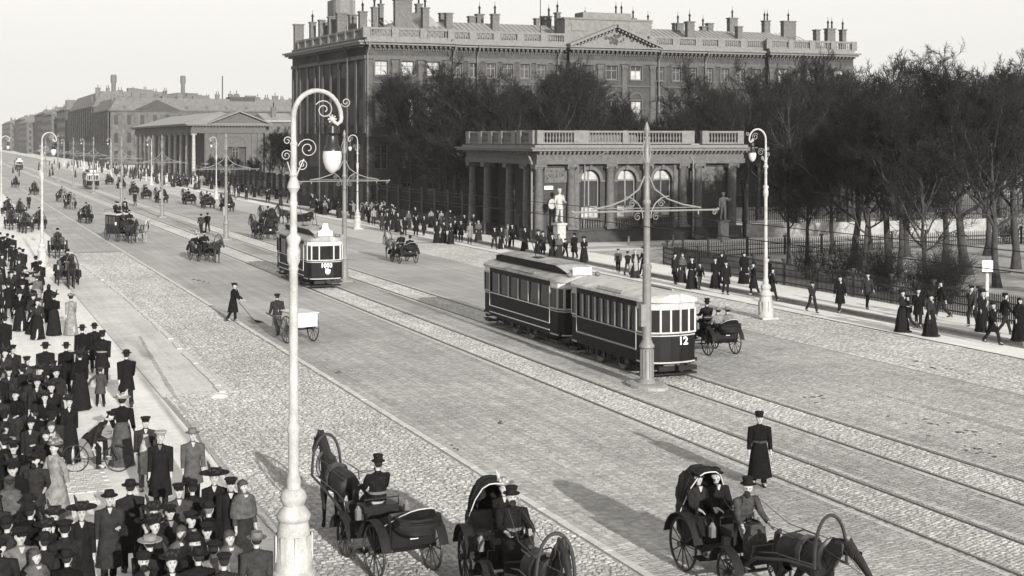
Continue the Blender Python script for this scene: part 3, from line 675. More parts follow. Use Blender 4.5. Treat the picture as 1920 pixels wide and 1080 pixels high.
# ---- far town houses
_hw = {}
def house(x0, x1, y0, y1, h, fl, label, m=M_dim, roofh=3., dx=3.2, dy=5., chim=3, group=None, mans=False, pil=False, sides=True):
    P = [N('wall', MB().box(((x1 - x0) / 2, (y1 - y0) / 2, h / 2), (x1 - x0, y1 - y0, h)).me('wall', m))]
    w_, d_ = x1 - x0, y1 - y0
    b = MB(); b.box((w_ / 2, d_ / 2, h + .2), (w_ + 1.2, d_ + 1.2, .5)); b.box((w_ / 2, d_ / 2, h * .36), (w_ + .4, d_ + .4, .4)); P.append(N('cornice', b.me('cornice', M_far2)))
    k_ = 2.5 if not mans else 1.2; b = MB(); z = h + .45
    b.add([(0, 0, z), (w_, 0, z), (w_, d_, z), (0, d_, z), (k_ * roofh * .5, k_ * roofh * .5, z + roofh), (w_ - k_ * roofh * .5, k_ * roofh * .5, z + roofh), (w_ - k_ * roofh * .5, d_ - k_ * roofh * .5, z + roofh), (k_ * roofh * .5, d_ - k_ * roofh * .5, z + roofh)],
          [(0, 1, 5, 4), (1, 2, 6, 5), (2, 3, 7, 6), (3, 0, 4, 7), (4, 5, 6, 7)]); P.append(N('roof', b.me('roof', mat('far_roof', .085, .8, 1, .25))))
    fh = h / fl; ww, wh = 1.3, fh * .55
    key = round(wh, 1)
    if key not in _hw:
        _hw[key] = MB().box((0, 0, wh / 2), (ww, .12, wh)).me('window', M_glass)
    for f in range(fl):
        zz = f * fh + fh * .25
        for k in range(int(w_ / dx)): P.append(N('window', _hw[key], loc=((k + .5) * w_ / int(w_ / dx), -.03, zz)))
        if sides and f:
            for k in range(int(d_ / dy)): P.append(N('window', _hw[key], loc=(-.03, (k + .5) * d_ / int(d_ / dy), zz), rot=(0, 0, pi / 2)))
    if pil:
        b = MB()
        for k in range(int(w_ / dx) + 1): b.box((k * w_ / int(w_ / dx), -.15, h * .68), (.7, .5, h * .6))
        for k in range(int(d_ / dy) + 1): b.box((-.25, k * d_ / int(d_ / dy), h * .68), (.8, .8, h * .6))
        P.append(N('pilasters', b.me('pilasters', M_far2), kind='stuff'))
    r_ = random.Random(int(x0 * 7 + y0)); b = MB()
    for _ in range(26):
        cx_, cy_ = r_.uniform(1, w_ - 1), r_.uniform(1, min(d_ - 1, 40)); hh = roofh * .5 + r_.uniform(.3, 2.2)
        if r_.random() < .6: b.box((cx_, cy_, h + hh / 2 + .4), (r_.uniform(.4, 1.6), r_.uniform(.4, 1.2), hh + .8))
        else: b.tube([(cx_, cy_, h), (cx_, cy_, h + hh + 1.8)], .12, 5)
    for _ in range(4): cx_ = r_.uniform(3, w_ - 5); ww_ = r_.uniform(2, 6); b.box((cx_, r_.uniform(6, 12), h + roofh * .5 + 1.2), (ww_, 3, roofh + r_.uniform(.5, 2)))
    P.append(N('roof_clutter', b.me('roof_clutter', M_chim), kind='stuff'))
    for k in range(chim): P.append(at(chimney(r_.uniform(1, 2.2), 1, roofh + r_.uniform(.8, 2.5), r_.choice((0, 1, 2))), (w_ * (k + .5) / chim + r_.uniform(-1, 1), r_.uniform(3, max(4, min(14, d_ - 2))), h)))
    return thing('town_house', P, (x0, y0, 0), 0, 1, label, 'building', group), P
h0, _ = house(52.6, 118, 502, 560, 18.6, 3, 'wide pale building with arched mansard roof behind the colonnade building', M_far2, 4.2, 4.2, 6, 18, pil=True, mans=True)
b = MB()
for k in range(7): b.lathe([(1.3, 0), (1.3, .3), (.9, 1.0), (0.3, 1.2)], 10, (5 + k * 7, 1.5, 19.5))
b2 = MB().ball((27, 16, 22.5), (10, 8, 3.2), 16, 8)
bp_ = MB().prism([(8, 18.9), (24, 18.9), (16, 22.6)], -.8, 5, 'y')
part_of(h0, 'pediment', bp_.me('pediment', M_dim)); part_of(h0, 'roof_block', MB().box((46, 6, 21.5), (9, 8, 5)).me('roof_block', M_dim)); part_of(h0, 'dome', b2.me('dome', MATS['far_roof'], True)); part_of(h0, 'dormers', b.me('dormers', M_far2, True), kind='stuff')
stack = MB().lathe([(1.3, 0), (.95, 15), (1.3, 15.4), (1.3, 16.6), (1.0, 16.8)], 10).me('factory_chimney', M_chim, True)
for px, pt, s_, lb in ((213, 140, 640, 'tall dark factory chimney far behind the left end of the pale building'), (343, 142, 700, 'tall factory chimney far behind the middle of the roofs')):
    x = Tat(px, s_); Yc = x * sin(TH) + s_ * cos(TH); zt = EYE + (HOR - pt) / FPX * Yc
    e = single('factory_chimney', stack, (x, s_, 0), label=lb, cat='chimney'); e.scale = (1, 1, zt / 16.8)
x = Tat(417, 650); single('flagpole', MB().tube([(0, 0, 0), (0, 0, 38)], .25, 5).me('flagpole', M_dark), (x, 650, 0), label='thin bare mast rising above the far roofs', cat='mast')
house(54, 86, 575, 690, 21.5, 4, 'tall far building with a high mansard roof on the avenue corner', M_far2, 6, 4, 9, 7, mans=True, pil=True)
house(53.5, 66, 705, 760, 23, 5, 'narrow tall dark house beyond the mansard building', M_dim, 3, 3.5, 8, 2)
far = [(52, 775, 850, 22), (54, 860, 960, 24), (50, 975, 1080, 20), (53, 1095, 1210, 24), (50, 1225, 1400, 23)]
for i, (x, y0, y1, h_) in enumerate(far):
    house(x, x + 26, y0, y1, h_, 5, ['first pale hazy town house past the narrow dark one', 'second hazy town house down the avenue, a little taller', 'third hazy town house down the avenue, lower roof', 'fourth very faint town house down the avenue', 'last faint town house at the left edge of the photo'][i], (M_far2, M_dim)[i % 2], 2, 4, 10, 6)
bk = [(130, 560, 22), (175, 520, 20), (96, 620, 21), (150, 470, 17)]
for i, (x, y, h_) in enumerate(bk):
    house(x, x + 44, y, y + 40, h_, 4, ['mid height roofscape block behind the dark brick range', 'far block seen left of the palace edge', 'far block with many chimneys behind the dome', 'low far block beside the palace corner'][i], M_far2, 2, 5, 9, 12, sides=False)
# ---- garden fence along the avenue: stone base, dark iron bars, posts
def bar_fence(name, x0, y0, x1, y1, z0, hb, hf, bay, step, label, mb=M_dark, mw=M_pav, post=.5):
    L_ = math.hypot(x1 - x0, y1 - y0); rz = math.atan2(y1 - y0, x1 - x0); P = []
    if hb: P.append(N('stone_base', MB().box((L_ / 2, 0, hb / 2), (L_, .6, hb)).me('stone_base', mw)))
    n_ = max(1, round(L_ / bay)); bl = L_ / n_
    b = MB()
    for z in (.15, hf * .45, hf - .3): b.box((bl / 2, 0, hb + z), (bl, .05, .06))
    q = int(bl / step)
    for k in range(q):
        x = (k + .5) * bl / q; b.box((x, 0, hb + hf / 2), (.035, .035, hf)); b.lathe([(.045, hb + hf - .02), (.0, hb + hf + .14)], 4, (x, 0, 0), cap=False)
    pm = b.me('railing_panel', mb); pp = MB().box((0, 0, (hb + hf) / 2 + .1), (post, post, hb + hf + .2)).box((0, 0, hb + hf + .25), (post + .12, post + .12, .12)).me('fence_post', mb if post < .3 else mw)
    for k in range(n_): P.append(N('railing_panel', pm, loc=(k * bl, 0, 0)))
    for k in range(n_ + 1): P.append(N('fence_post', pp, loc=(k * bl, 0, 0)))
    return thing(name, P, (x0, y0, z0), rz, 1, label, 'fence')
M_fence = mat('fence_iron', .015, .6, 5, .2)
bar_fence('iron_fence', 44.9, 124, 44.9, 176, .1, 1.1, 2.2, 4, .16, 'dark garden railing on a stone base between the pavilion and the palace', M_fence)
bar_fence('iron_fence', 47.5, 182, 47.5, 290, .1, .8, 2.2, 4.5, .25, 'long railing along the pavement up to the colonnade building', M_fence)
bar_fence('iron_fence', 64.2, 106.3, 150, 106.3, .03, 1.15, 2.7, 5.2, .2, 'tall iron railing on a stone wall right of the pavilion', M_fence, mat('fence_base', .2, .9, 2, .25), post=.28)
bar_fence('low_fence', 44.75, 40, 44.75, 83, .13, .0, 1.2, 3.4, .12, 'waist high spiked iron fence between the pavement and the square', M_fence, post=.1)
prev = (44.75, 83.)
for k in range(1, 5):
    a = pi / 2 * k / 4; q = (44.75 + 6 * (1 - cos(a)), 83 + 6 * sin(a))
    bar_fence('low_fence', prev[0], prev[1], q[0], q[1], .03, 0, 1.15, 2.4, .17, 'curved corner length of the low square fence, piece %s from the pavement' % ('nearest', 'second', 'third', 'farthest')[k - 1], M_fence, post=.1); prev = q
bar_fence('low_fence', 50.75, 89, 95, 93, .03, 0, 1.1, 3.5, .2, 'low iron fence crossing the square beneath the trees', M_fence, post=.1)
# ---------------------------------------------------------------- bare trees
M_bark = mat('bark', .03, .95, 3, .4, .6, 12)
M_twig = mat('twig', .007, .9, 2, .3)
def seg_mesh(name, A, B, ra, rb, m, n=3):
    """tapered n-sided prisms between points A and B"""
    A, B = np.asarray(A), np.asarray(B); d = B - A; L_ = np.linalg.norm(d, axis=1, keepdims=True) + 1e-9; d = d / L_
    ref = np.where(np.abs(d[:, 2:3]) < .9, np.array([[0, 0, 1.]]), np.array([[1., 0, 0]])); u = np.cross(d, ref); u /= np.linalg.norm(u, axis=1, keepdims=True); v = np.cross(d, u)
    k = len(A); V = np.zeros((k, 2 * n, 3))
    for i in range(n):
        a = 2 * pi * i / n; o = u * cos(a) + v * sin(a)
        V[:, i] = A + o * np.asarray(ra)[:, None]; V[:, n + i] = B + o * np.asarray(rb)[:, None]
    F = np.array([(i, (i + 1) % n, n + (i + 1) % n, n + i) for i in range(n)]); F = (np.arange(k)[:, None, None] * 2 * n + F[None]).reshape(-1)
    me = bpy.data.meshes.new(name); nf = k * n
    me.vertices.add(k * 2 * n); me.vertices.foreach_set('co', V.reshape(-1)); me.loops.add(nf * 4); me.loops.foreach_set('vertex_index', F.astype(np.int32))
    me.polygons.add(nf); me.polygons.foreach_set('loop_start', np.arange(0, nf * 4, 4, dtype=np.int32)); me.materials.append(m); me.update(); return me
def grow(seed, H, spread, trunkh, r0, twigs=1., fork=0):
    """levels of limbs, numpy over all branches of a level"""
    g = np.random.default_rng(seed); trunkA, trunkB, tra, trb = [], [], [], []
    segs = [[], [], [], []]
    # trunk
    p = np.array([0, 0, -.1]); pts = [p]; nseg = 8; lean = g.normal(0, .04, 2)
    for k in range(nseg):
        p = p + np.array([lean[0] + g.normal(0, .05), lean[1] + g.normal(0, .05), 1.]) * ((H * .78) / nseg); pts.append(p)
    rad = [r0 * 1.45] + [r0 * (1 - .82 * (k / nseg)) for k in range(1, nseg + 1)]
    if fork: rad = [r0 * 1.45] + [r0 * (1 - .9 * (k / nseg) ** .8) for k in range(1, nseg + 1)]
    def add(A, B, ra, rb):
        segs[0].append(A); segs[1].append(B); segs[2].append(ra); segs[3].append(rb)
    trunk = MB(); trunk.tube(pts, rad, 9)
    # starting points of the first limbs along the trunk
    n1 = 17 + fork * 4
    tt = np.sort(g.uniform(trunkh / (H * .78), 1., n1)); P0 = np.array([[np.interp(t, np.linspace(0, 1, nseg + 1), [q[i] for q in pts]) for i in range(3)] for t in tt])
    az = np.arange(n1) * 2.4 + g.normal(0, .3, n1); el = np.interp(tt, [0, 1], [.35, 1.25]) + g.normal(0, .12, n1)
    D = np.stack([np.cos(az) * np.cos(el), np.sin(az) * np.cos(el), np.sin(el)], 1)
    Ln = spread * (1.05 - .55 * (tt - tt.min())) * g.uniform(.75, 1.15, n1); Rd = np.interp(tt, np.linspace(0, 1, nseg + 1), rad) * .62
    cfg = [(5, 8, .55, .55), (4, 7, .58, .5), (3, 6, .62, .5), (2, 0, .6, .5)]
    for lv, (ns, nc, lf, rf) in enumerate(cfg):
        k = len(P0); cur = P0.copy(); dr = D.copy(); ptsl = [cur.copy()]; drl = [dr.copy()]
        for q in range(ns):
            dr = dr + g.normal(0, (.16, .2, .24, .22)[lv], (k, 3)) + np.array([0, 0, (.10, .06, .03, .02)[lv]]); dr /= np.linalg.norm(dr, axis=1, keepdims=True)
            nx = cur + dr * (Ln / ns)[:, None]; ra = Rd * (1 - .72 * q / ns); rb = Rd * (1 - .72 * (q + 1) / ns)
            add(cur, nx, ra, rb); cur = nx; ptsl.append(cur.copy()); drl.append(dr.copy())
        if not nc: break
        if lv == 2: nc = max(2, round(nc * twigs))
        Pn, Dn, Lnn, Rn = [], [], [], []
        PA = np.stack(ptsl, 1); DA = np.stack(drl, 1)
        for c_ in range(nc):
            t = (c_ + .6 + g.uniform(-.4, .4, k)) / nc * .82 + .16; f = t * ns; i0 = np.clip(f.astype(int), 0, ns - 1); fr_ = (f - i0)[:, None]; ar = np.arange(k)
            pp = PA[ar, i0] * (1 - fr_) + PA[ar, i0 + 1] * fr_; dd = DA[ar, i0]
            rv = g.normal(0, 1, (k, 3)); rv -= dd * (rv * dd).sum(1, keepdims=True); rv /= np.linalg.norm(rv, axis=1, keepdims=True)
            a = g.uniform(.45, 1.05, k)[:, None]; nd = dd * np.cos(a) + rv * np.sin(a) + np.array([0, 0, .12]); nd /= np.linalg.norm(nd, axis=1, keepdims=True)
            Pn.append(pp); Dn.append(nd); Lnn.append(Ln * lf * g.uniform(.6, 1.15, k) * (1.15 - .5 * t)); Rn.append(Rd * (1 - .72 * t) * rf)
        P0 = np.concatenate(Pn); D = np.concatenate(Dn); Ln = np.maximum(np.concatenate(Lnn), .35); Rd = np.maximum(np.concatenate(Rn), (.032, .02, .017, .01)[min(lv, 3)])
    A, B, ra, rb = [np.concatenate(q) for q in segs]
    big = ra > .03
    return trunk, (A, B, ra, rb), big
def tree_proto(seed, *a, **k):
    trunk, (A, B, ra, rb), big = grow(seed, *a, **k)
    t = trunk.me('trunk', M_bark, True)
    limbs = seg_mesh('limbs', A[big], B[big], ra[big], rb[big], M_bark, 5); tw = seg_mesh('crown', A[~big], B[~big], ra[~big], rb[~big], M_twig, 3)
    return [N('trunk', t), N('limbs', limbs, kind='stuff'), N('crown', tw, kind='stuff')]
def second_stem(P):
    P.append(N('trunk', MB().tube([(.1, 0, .2), (.7, .1, 1.4), (1.35, .2, 3.0), (1.7, .3, 4.8), (2.0, .3, 7.0)], [.3, .27, .23, .18, .08], 9).me('trunk', M_bark, True))); return P
TR = [tree_proto(1, 14.5, 5.6, 3.6, .30), tree_proto(2, 13.5, 5.2, 3.2, .26, 1.1), tree_proto(3, 15.5, 6.0, 4.0, .40, 1.0, fork=1), tree_proto(4, 12.5, 4.6, 2.8, .22, 1.1)]
rt = random.Random(21)
def tree(i, x, y, sc, label, group=None, rz=None):
    return thing('bare_tree', TR[i], (x, y, 0), rt.uniform(0, 6.28) if rz is None else rz, sc, label, 'tree', group)
def tree_px(i, px, py, sc, label, group=None): x, y = G(px, py); return tree(i, x, y, sc, label, group)
# square in front (trunks seen in the photograph)
sq = [(1598, 506, 2, 1.0, 'thick double trunked bare tree behind the low fence, nearest the lamp'), (1478, 497, 3, .85, 'slim bare tree just left of the thick double trunked one'), (1513, 499, 3, .9, 'leaning slim tree left of the thick double trunked one'),
      (1621, 520, 3, .95, 'thin straight tree right of the thick double trunked one'), (1666, 522, 0, 1.0, 'stout straight tree in the middle of the square'), (1690, 527, 1, .9, 'slender tree close behind the stout straight one'),
      (1735, 560, 3, .8, 'low forked tree leaning to the right behind the fence'), (1813, 515, 2, 1.02, 'tall dark tree behind the white notice board'), (1870, 540, 1, 1.0, 'dark tree near the right edge of the square'),
      (1905, 505, 0, 1.05, 'tallest tree at the right edge of the photo'), (1772, 500, 0, .95, 'tree between the stout one and the notice board'), (1560, 478, 1, .95, 'tree further back behind the double trunked one'),
      (1700, 482, 0, 1.0, 'tree on the far side of the square, centre'), (1850, 480, 1, 1.05, 'tree on the far side of the square, right'), (1630, 470, 3, 1.0, 'slight tree on the far side of the square, left')]
for px, py, i, sc, lb in sq: tree_px(i, px, py, sc * (.78 if px < 1640 else .86), lb)
# palace garden: behind the pavilion and behind the fences
gar = []
for k in range(15):
    x = 48.0 + k * 3.6 + rt.uniform(-1, 1); gar.append((x, rt.uniform(125.5, 131), (.96 if x < 66 else .80 if x < 86 else .92) + rt.uniform(-.05, .05)))
for k in range(12): x = 48.5 + k * 4.0 + rt.uniform(-1.2, 1.2); gar.append((x, rt.uniform(136, 143), (1.03 if x < 68 else .86 if x < 88 else 1.0) + rt.uniform(-.05, .05)))
for k in range(10): gar.append((47.5 + rt.uniform(-.3, 1.0), 122.5 + k * 6.0, 1.02 + rt.uniform(-.05, .08)))
ORD = ['first', 'second', 'third', 'fourth', 'fifth', 'sixth', 'seventh', 'eighth', 'ninth', 'tenth', 'eleventh', 'twelfth', 'thirteenth', 'fourteenth', 'fifteenth']
for q, (x, y, sc) in enumerate(gar): tree(rt.randrange(4), x, y, sc, '%s bare tree from the left in the row close behind the pavilion' % ORD[q] if q < 15 else '%s bare tree from the left in the second row behind the pavilion' % ORD[q - 15] if q < 27 else '%s bare tree along the avenue fence counted from the pavilion porch' % ORD[q - 27], 'trees in the palace garden')
rg = []
for k in range(14): rg.append((66 + k * 5.0 + rt.uniform(-1.5, 1.5), rt.uniform(109, 116), .95 + rt.uniform(-.07, .07)))
for k in range(15): rg.append((70 + k * 5.4 + rt.uniform(-2, 2), rt.uniform(120, 130), 1.02 + rt.uniform(-.08, .08)))
for k in range(10): rg.append((90 + k * 8 + rt.uniform(-2, 2), rt.uniform(136, 150), 1.1 + rt.uniform(-.08, .08)))
for q, (x, y, sc) in enumerate(rg): tree(rt.randrange(3), x, y, sc, '%s bare tree from the left in the %s row behind the tall railing' % (ORD[q if q < 14 else q - 14 if q < 29 else q - 29], 'front' if q < 14 else 'middle' if q < 29 else 'back'), 'trees behind the tall railing')
for k in range(12): tree(3, 48.8 + rt.uniform(0, .8), 184 + k * 9, .8 if k < 6 else .42, '%s small bare tree behind the long railing counted from the palace' % ORD[k], 'small trees by the long railing')
# leafless shrubs: many stems from one foot
def shrub_proto(seed, H, n=60):
    g = np.random.default_rng(seed); A, B, ra, rb = [], [], [], []
    def go(p, d, L_, r, lv):
        q = p
        for k in range(3):
            d = d + g.normal(0, .16, 3) + np.array([0, 0, .05]); d /= np.linalg.norm(d); q2 = q + d * L_ / 3; A.append(q); B.append(q2); ra.append(r * (1 - .25 * k)); rb.append(r * (1 - .25 * (k + 1))); q = q2
            if lv < 2:
                for _ in range(2 + (lv == 0)):
                    e = d + g.normal(0, .55, 3); e /= np.linalg.norm(e); go(q, e, L_ * .5, r * .6, lv + 1)
    for _ in range(n):
        a = g.uniform(0, 6.28); t = g.uniform(.05, .6); go(np.array([cos(a) * .35, sin(a) * .35, 0]) * g.uniform(0, 1), np.array([cos(a) * sin(t), sin(a) * sin(t), cos(t)]), H * g.uniform(.6, 1), .02, 0)
    me = seg_mesh('stems', A, B, ra, rb, M_twig, 3); return [N('stems', me, kind='stuff')]
TR[2] = second_stem(TR[2])
SH = [shrub_proto(5, 1.7, 26), shrub_proto(6, 2.2, 30)]
for k in range(26): thing('bare_shrub', SH[k % 2], (rt.uniform(48, 110), rt.uniform(60, 96), 0) if k < 12 else (rt.uniform(46.5, 50), rt.uniform(46, 80), 0) if k < 20 else (46.2 + rt.uniform(0, 2), 124 + (k - 20) * 8, 0), rt.uniform(0, 6), 1, 'leafless shrub under the trees, ' + ('%s of those in the open square' % ORD[k] if k < 12 else '%s along the low fence' % ORD[k - 12] if k < 20 else '%s inside the garden fence' % ORD[k - 20]), 'shrub', 'leafless shrubs under the trees')
# ---------------------------------------------------------------- people
M_cloth = mat('cloth', .28, .97, 9, .35, .8, 18, oc=True, spec=.06)
M_skin = mat('skin', .27, .6, 9, .08, .1, 30, oc=False)
M_felt = mat('felt', .26, .9, 12, .25, .2, 40, oc=True, spec=.08)
M_leather = mat('leather', .015, .45, 9, .3, .1, 30, spec=.5)
M_metal = mat('dull_metal', .12, .4, 9, .2, 0, spec=.6, metal=.4)
_dg = None
def skin_mesh(name, verts, edges, radii, m, sub=1, root=0):
    """skeleton (points, edges, radii) -> one continuous smooth surface"""
    me = bpy.data.meshes.new('tmp'); me.from_pydata([tuple(v) for v in verts], edges, []); o = bpy.data.objects.new('tmp', me); COL.objects.link(o)
    md = o.modifiers.new('s', 'SKIN'); md.use_smooth_shade = True
    sv = me.skin_vertices[0].data
    for i, r in enumerate(radii):
        sv[i].radius = r if hasattr(r, '__len__') else (r, r); sv[i].use_root = (i == root)
    if sub: o.modifiers.new('d', 'SUBSURF').levels = sub; 
    dg = bpy.context.evaluated_depsgraph_get(); dg.update()
    r = bpy.data.meshes.new_from_object(o.evaluated_get(dg)); r.name = name; r.materials.clear(); r.materials.append(m)
    bpy.data.objects.remove(o); bpy.data.meshes.remove(me)
    r.polygons.foreach_set('use_smooth', [True] * len(r.polygons)); return r
V3 = lambda *a: np.array(a, float)
def ell(cx, cy, z, rx, ry, n=16, fold=0, ph=0, nf=7):
    return [(cx + rx * cos(2 * pi * k / n) * (1 + fold * sin(nf * 2 * pi * k / n + ph)), cy + ry * sin(2 * pi * k / n) * (1 + fold * sin(nf * 2 * pi * k / n + ph)), z) for k in range(n)]
def person(kind='coat', stride=.35, armL=(.3, .1, .3), armR=(-.3, .1, .3), sit=False, lean=0., female=False, head=0., legs=None, hat='bowler', coat=.05, leg=.04, hatc=.035, hem=.6, beard=False,
           skirt=None, apron=None, belt=None, collar=.9, hair=.06, bag=None, extra=(), shawl=None, widebrim=.13, waist=None):
    """arm = (forward swing, sideways, elbow bend); faces +y; returns the parts"""
    J = {}
    hw = .16 if female else .185
    if sit: lg = [(1.35, 1.35), (1.25, 1.2)]
    else: lg = legs or [(stride, .1 if stride > 0 else .05), (-stride * .9, .35 if stride else .0)]
    for sd, (a, k) in zip((-1, 1), lg):
        h = V3(sd * .09, 0, .90); kn = h + .43 * V3(sd * (.12 if sit else .02), sin(a), -cos(a)); an = kn + .42 * V3(0, sin(a - k), -cos(a - k)); J['leg%d' % sd] = [h, kn, an, an + V3(sd * .02, .15, -.045)]
    person.last = (hat, female)
    up = lambda p: V3(p[0], (p[2] - .9) * sin(lean) + p[1] * cos(lean), .9 + (p[2] - .9) * cos(lean) - p[1] * sin(lean))
    for sd, (a, ab, e) in zip((-1, 1), (armL, armR)):
        s_ = V3(sd * hw, 0, 1.415); el = s_ + .29 * V3(sd * sin(ab), sin(a) * cos(ab), -cos(a) * cos(ab)); w_ = el + .25 * V3(-sd * .35 * sin(e) * (1 if e > .8 else 0) + sd * sin(ab) * .5, sin(a + e), -cos(a + e))
        hd = w_ + .07 * (w_ - el) / .25; J['arm%d' % sd] = [up(s_), up(el), up(w_), up(hd)]
    drop = min(J['leg-1'][2][2], J['leg1'][2][2]) - .085
    if sit: drop = 0
    def sh(p): return V3(p[0], p[1], p[2] - drop)
    for k in J: J[k] = [sh(p) for p in J[k]]
    U = lambda x, y, z: tuple(sh(up(V3(x, y, z))))
    # ---- body: one continuous skin
    vs, es, rr = [], [], []
    def v(p, r, par=None):
        vs.append(tuple(p)); rr.append(r)
        if par is not None: es.append((par, len(vs) - 1))
        return len(vs) - 1
    pel = v(sh(V3(0, 0, .93)), (.13, .11)); sp = v(U(0, 0, 1.12), (.12, .09), pel); chs = v(U(0, .0, 1.33), (.14, .10), sp); nk = v(U(0, .0, 1.485), (.052, .055), chs); nk2 = v(U(0, .012, 1.545), (.05, .055), nk)
    ch_, sh_ = cos(head), sin(head)
    def H(x, y, z): return U(x * ch_ - y * sh_, x * sh_ + y * ch_, z)
    jaw = v(H(0, .03, 1.585), (.058, .068), nk2); mid = v(H(0, .012, 1.655), (.078, .095), jaw); top = v(H(0, -.005, 1.715), (.07, .085), mid)
    v(H(0, .118, 1.642), (.012, .014), mid)
    for sd in (-1, 1): v(H(sd * .092, -.005, 1.645), (.012, .02), mid)
    for sd in (-1, 1):
        L_ = J['leg%d' % sd]; a = v(L_[0], .088, pel); b_ = v(L_[1], .06, a); c_ = v(L_[2], .042, b_); v(L_[3], (.04, .03), c_)
        A = J['arm%d' % sd]; a = v(A[0], .055, chs); b_ = v(A[1], .042, a); c_ = v(A[2], .028, b_); pm = v(A[3], (.036, .018), c_)
        d = A[3] - A[2]; d = d / np.linalg.norm(d); sx = V3(0, 1, 0) - d * d[1]; sx = sx / (np.linalg.norm(sx) + 1e-6); dn = np.cross(d, sx)
        for q, ln in zip((-1.5, -.5, .5, 1.5), (.062, .075, .07, .055)):
            f1 = v(A[3] + d * .05 + sx * q * .018, .0095, pm); v(A[3] + d * (.05 + ln * .75) + sx * q * .02 + dn * (-sd) * -.022, .008, f1)
        v(A[2] + d * .055 + sx * .045 + dn * .01, .0095, c_)
    body = N('body', skin_mesh('body', vs, es, rr, M_skin, 1))
    # eyes and brows, moustache or mouth
    f = MB()
    for sd in (-1, 1): f.ball(H(sd * .032, .092, 1.667), (.013, .008, .008), 6, 4); f.box(H(sd * .033, .101, 1.686), (.032, .006, .006))
    f.box(H(0, .098, 1.607), (.04, .006, .007)); feat = N('eyes', f.me('eyes', M_dark), kind='stuff')
    P = [body, feat]
    # ---- hair
    b = MB()
    b.loft([ell(*H(0, -.028, z)[:2], H(0, 0, z)[2], rx, ry, 10) for z, rx, ry in ((1.60, .05, .05), (1.64, .082, .078), (1.69, .086, .088), (1.73, .075, .08), (1.765, .03, .04))])
    if female: b.ball(H(0, -.115, 1.68), (.06, .05, .055), 8, 5); b.ball(H(0, -.03, 1.70), (.105, .105, .07), 10, 6)
    if beard: b.ball(H(0, .075, 1.56), (.06, .05, .085), 8, 5)
    P.append(N('hair', b.me('hair', M_cloth, True), hair))
    # ---- legs: trousers and boots or skirt
    if not skirt or kind == 'girl':
        b = MB(); q = MB()
        for sd in (-1, 1):
            L_ = J['leg%d' % sd]; b.tube([L_[0] + V3(0, 0, .02), (L_[0] + L_[1]) / 2, L_[1], (L_[1] + L_[2]) / 2, L_[2] + (L_[1] - L_[2]) * .06], [.1, .092, .074, .066, .07], 8)
            an, to = L_[2], L_[3]; fz = an[2] - .085
            q.loft([ell(an[0], an[1] - .02, fz + .16, .045, .05, 8), ell(an[0], an[1] - .01, fz + .09, .045, .06, 8), ell(an[0], an[1] + .05, fz + .05, .05, .125, 8), ell(an[0], an[1] + .055, fz, .048, .135, 8)])
        P.append(N('trousers' if not kind == 'girl' else 'stockings', b.me('trousers', M_cloth, True), leg)); P.append(N('boots', q.me('boots', M_leather, True)))
    ph = random.random() * 6
    if skirt and kind != 'girl':
        b = MB(); zt = 1.08
        if sit:
            k1 = J['leg-1'][1]; b.loft([ell(0, .0, .98 - drop, .2, .17, 16), ell(0, .2, .99, .24, .3, 16, .03, ph), ell(0, .3, .86, .27, .32, 16, .05, ph), ell(0, .42, .62, .27, .22, 16, .06, ph), ell(0, .45, .40, .28, .2, 16, .08, ph)])
        else: b.loft([ell(0, .0, 1.1 - drop, .135, .115, 20), ell(0, -.005, .98 - drop, .185, .165, 20, .015, ph), ell(0, -.01, .8 - drop, .21, .2, 20, .03, ph), ell(0, -.015, .4, .26, .27, 20, .06, ph), ell(0, -.02, .13, .28, .30, 20, .09, ph), ell(0, -.03, .02, .31, .34, 20, .1, ph)])
        P.append(N('skirt', b.me('skirt', M_cloth, True), skirt)); 
        q = MB()
        for sd in (-1, 1): q.ball((sd * .09, .3, .05), (.05, .12, .05), 6, 4)
        if not sit: P.append(N('boots', q.me('boots', M_leather, True)))
    # ---- coat and sleeves
    b = MB(); w_ = .88 if female else 1.
    wr = waist or (.13 if female else .165)
    rings = [(1.525, .055, .06, 0), (1.49, .075, .068, 0), (1.465, .15 * w_, .085, 0), (1.425, .205 * w_, .105, 0), (1.33, .205 * w_, .13 if female else .125, 0), (1.2, (.165 if female else .19), .12, 0), (1.08, wr, wr * .74, 0), (.97, .18, .145, .01), (.86, .2, .165, .02)]
    if hem < .8:
        z = .86
        while z - hem > .05:
            z = max(hem, z - .16); t = (.86 - z) / .86; rings.append((z, .205 + .1 * t, .17 + .11 * t + (abs(stride) * .12 * t if not sit else 0), .02 + .05 * t))
    elif hem > .9: rings = rings[:7] + [(1.04, wr + .012, wr * .74 + .012, 0)]
    if sit:
        R_ = [ell(U(0, 0, z)[0], U(0, 0, z)[1], U(0, 0, z)[2], rx, ry, 16) for z, rx, ry, fd in rings[:8]]
        b.loft(R_)
        if hem < .8: b.loft([ell(0, 0, .93, .19, .17, 14), ell(0, .2, .99, .22, .26, 14, .03, ph), ell(0, .3, .88, .25, .28, 14, .04, ph), ell(0, .42, .7, .24, .17, 14, .05, ph), ell(0, .46, max(.3, hem * .6), .25, .16, 14, .06, ph)])
    else: b.loft([ell(U(0, 0, z)[0] if z > .9 else 0, U(0, 0, z)[1] if z > .9 else 0, U(0, 0, z)[2] if z > .9 else z - drop, rx, ry, 20, fd, ph) for z, rx, ry, fd in rings])
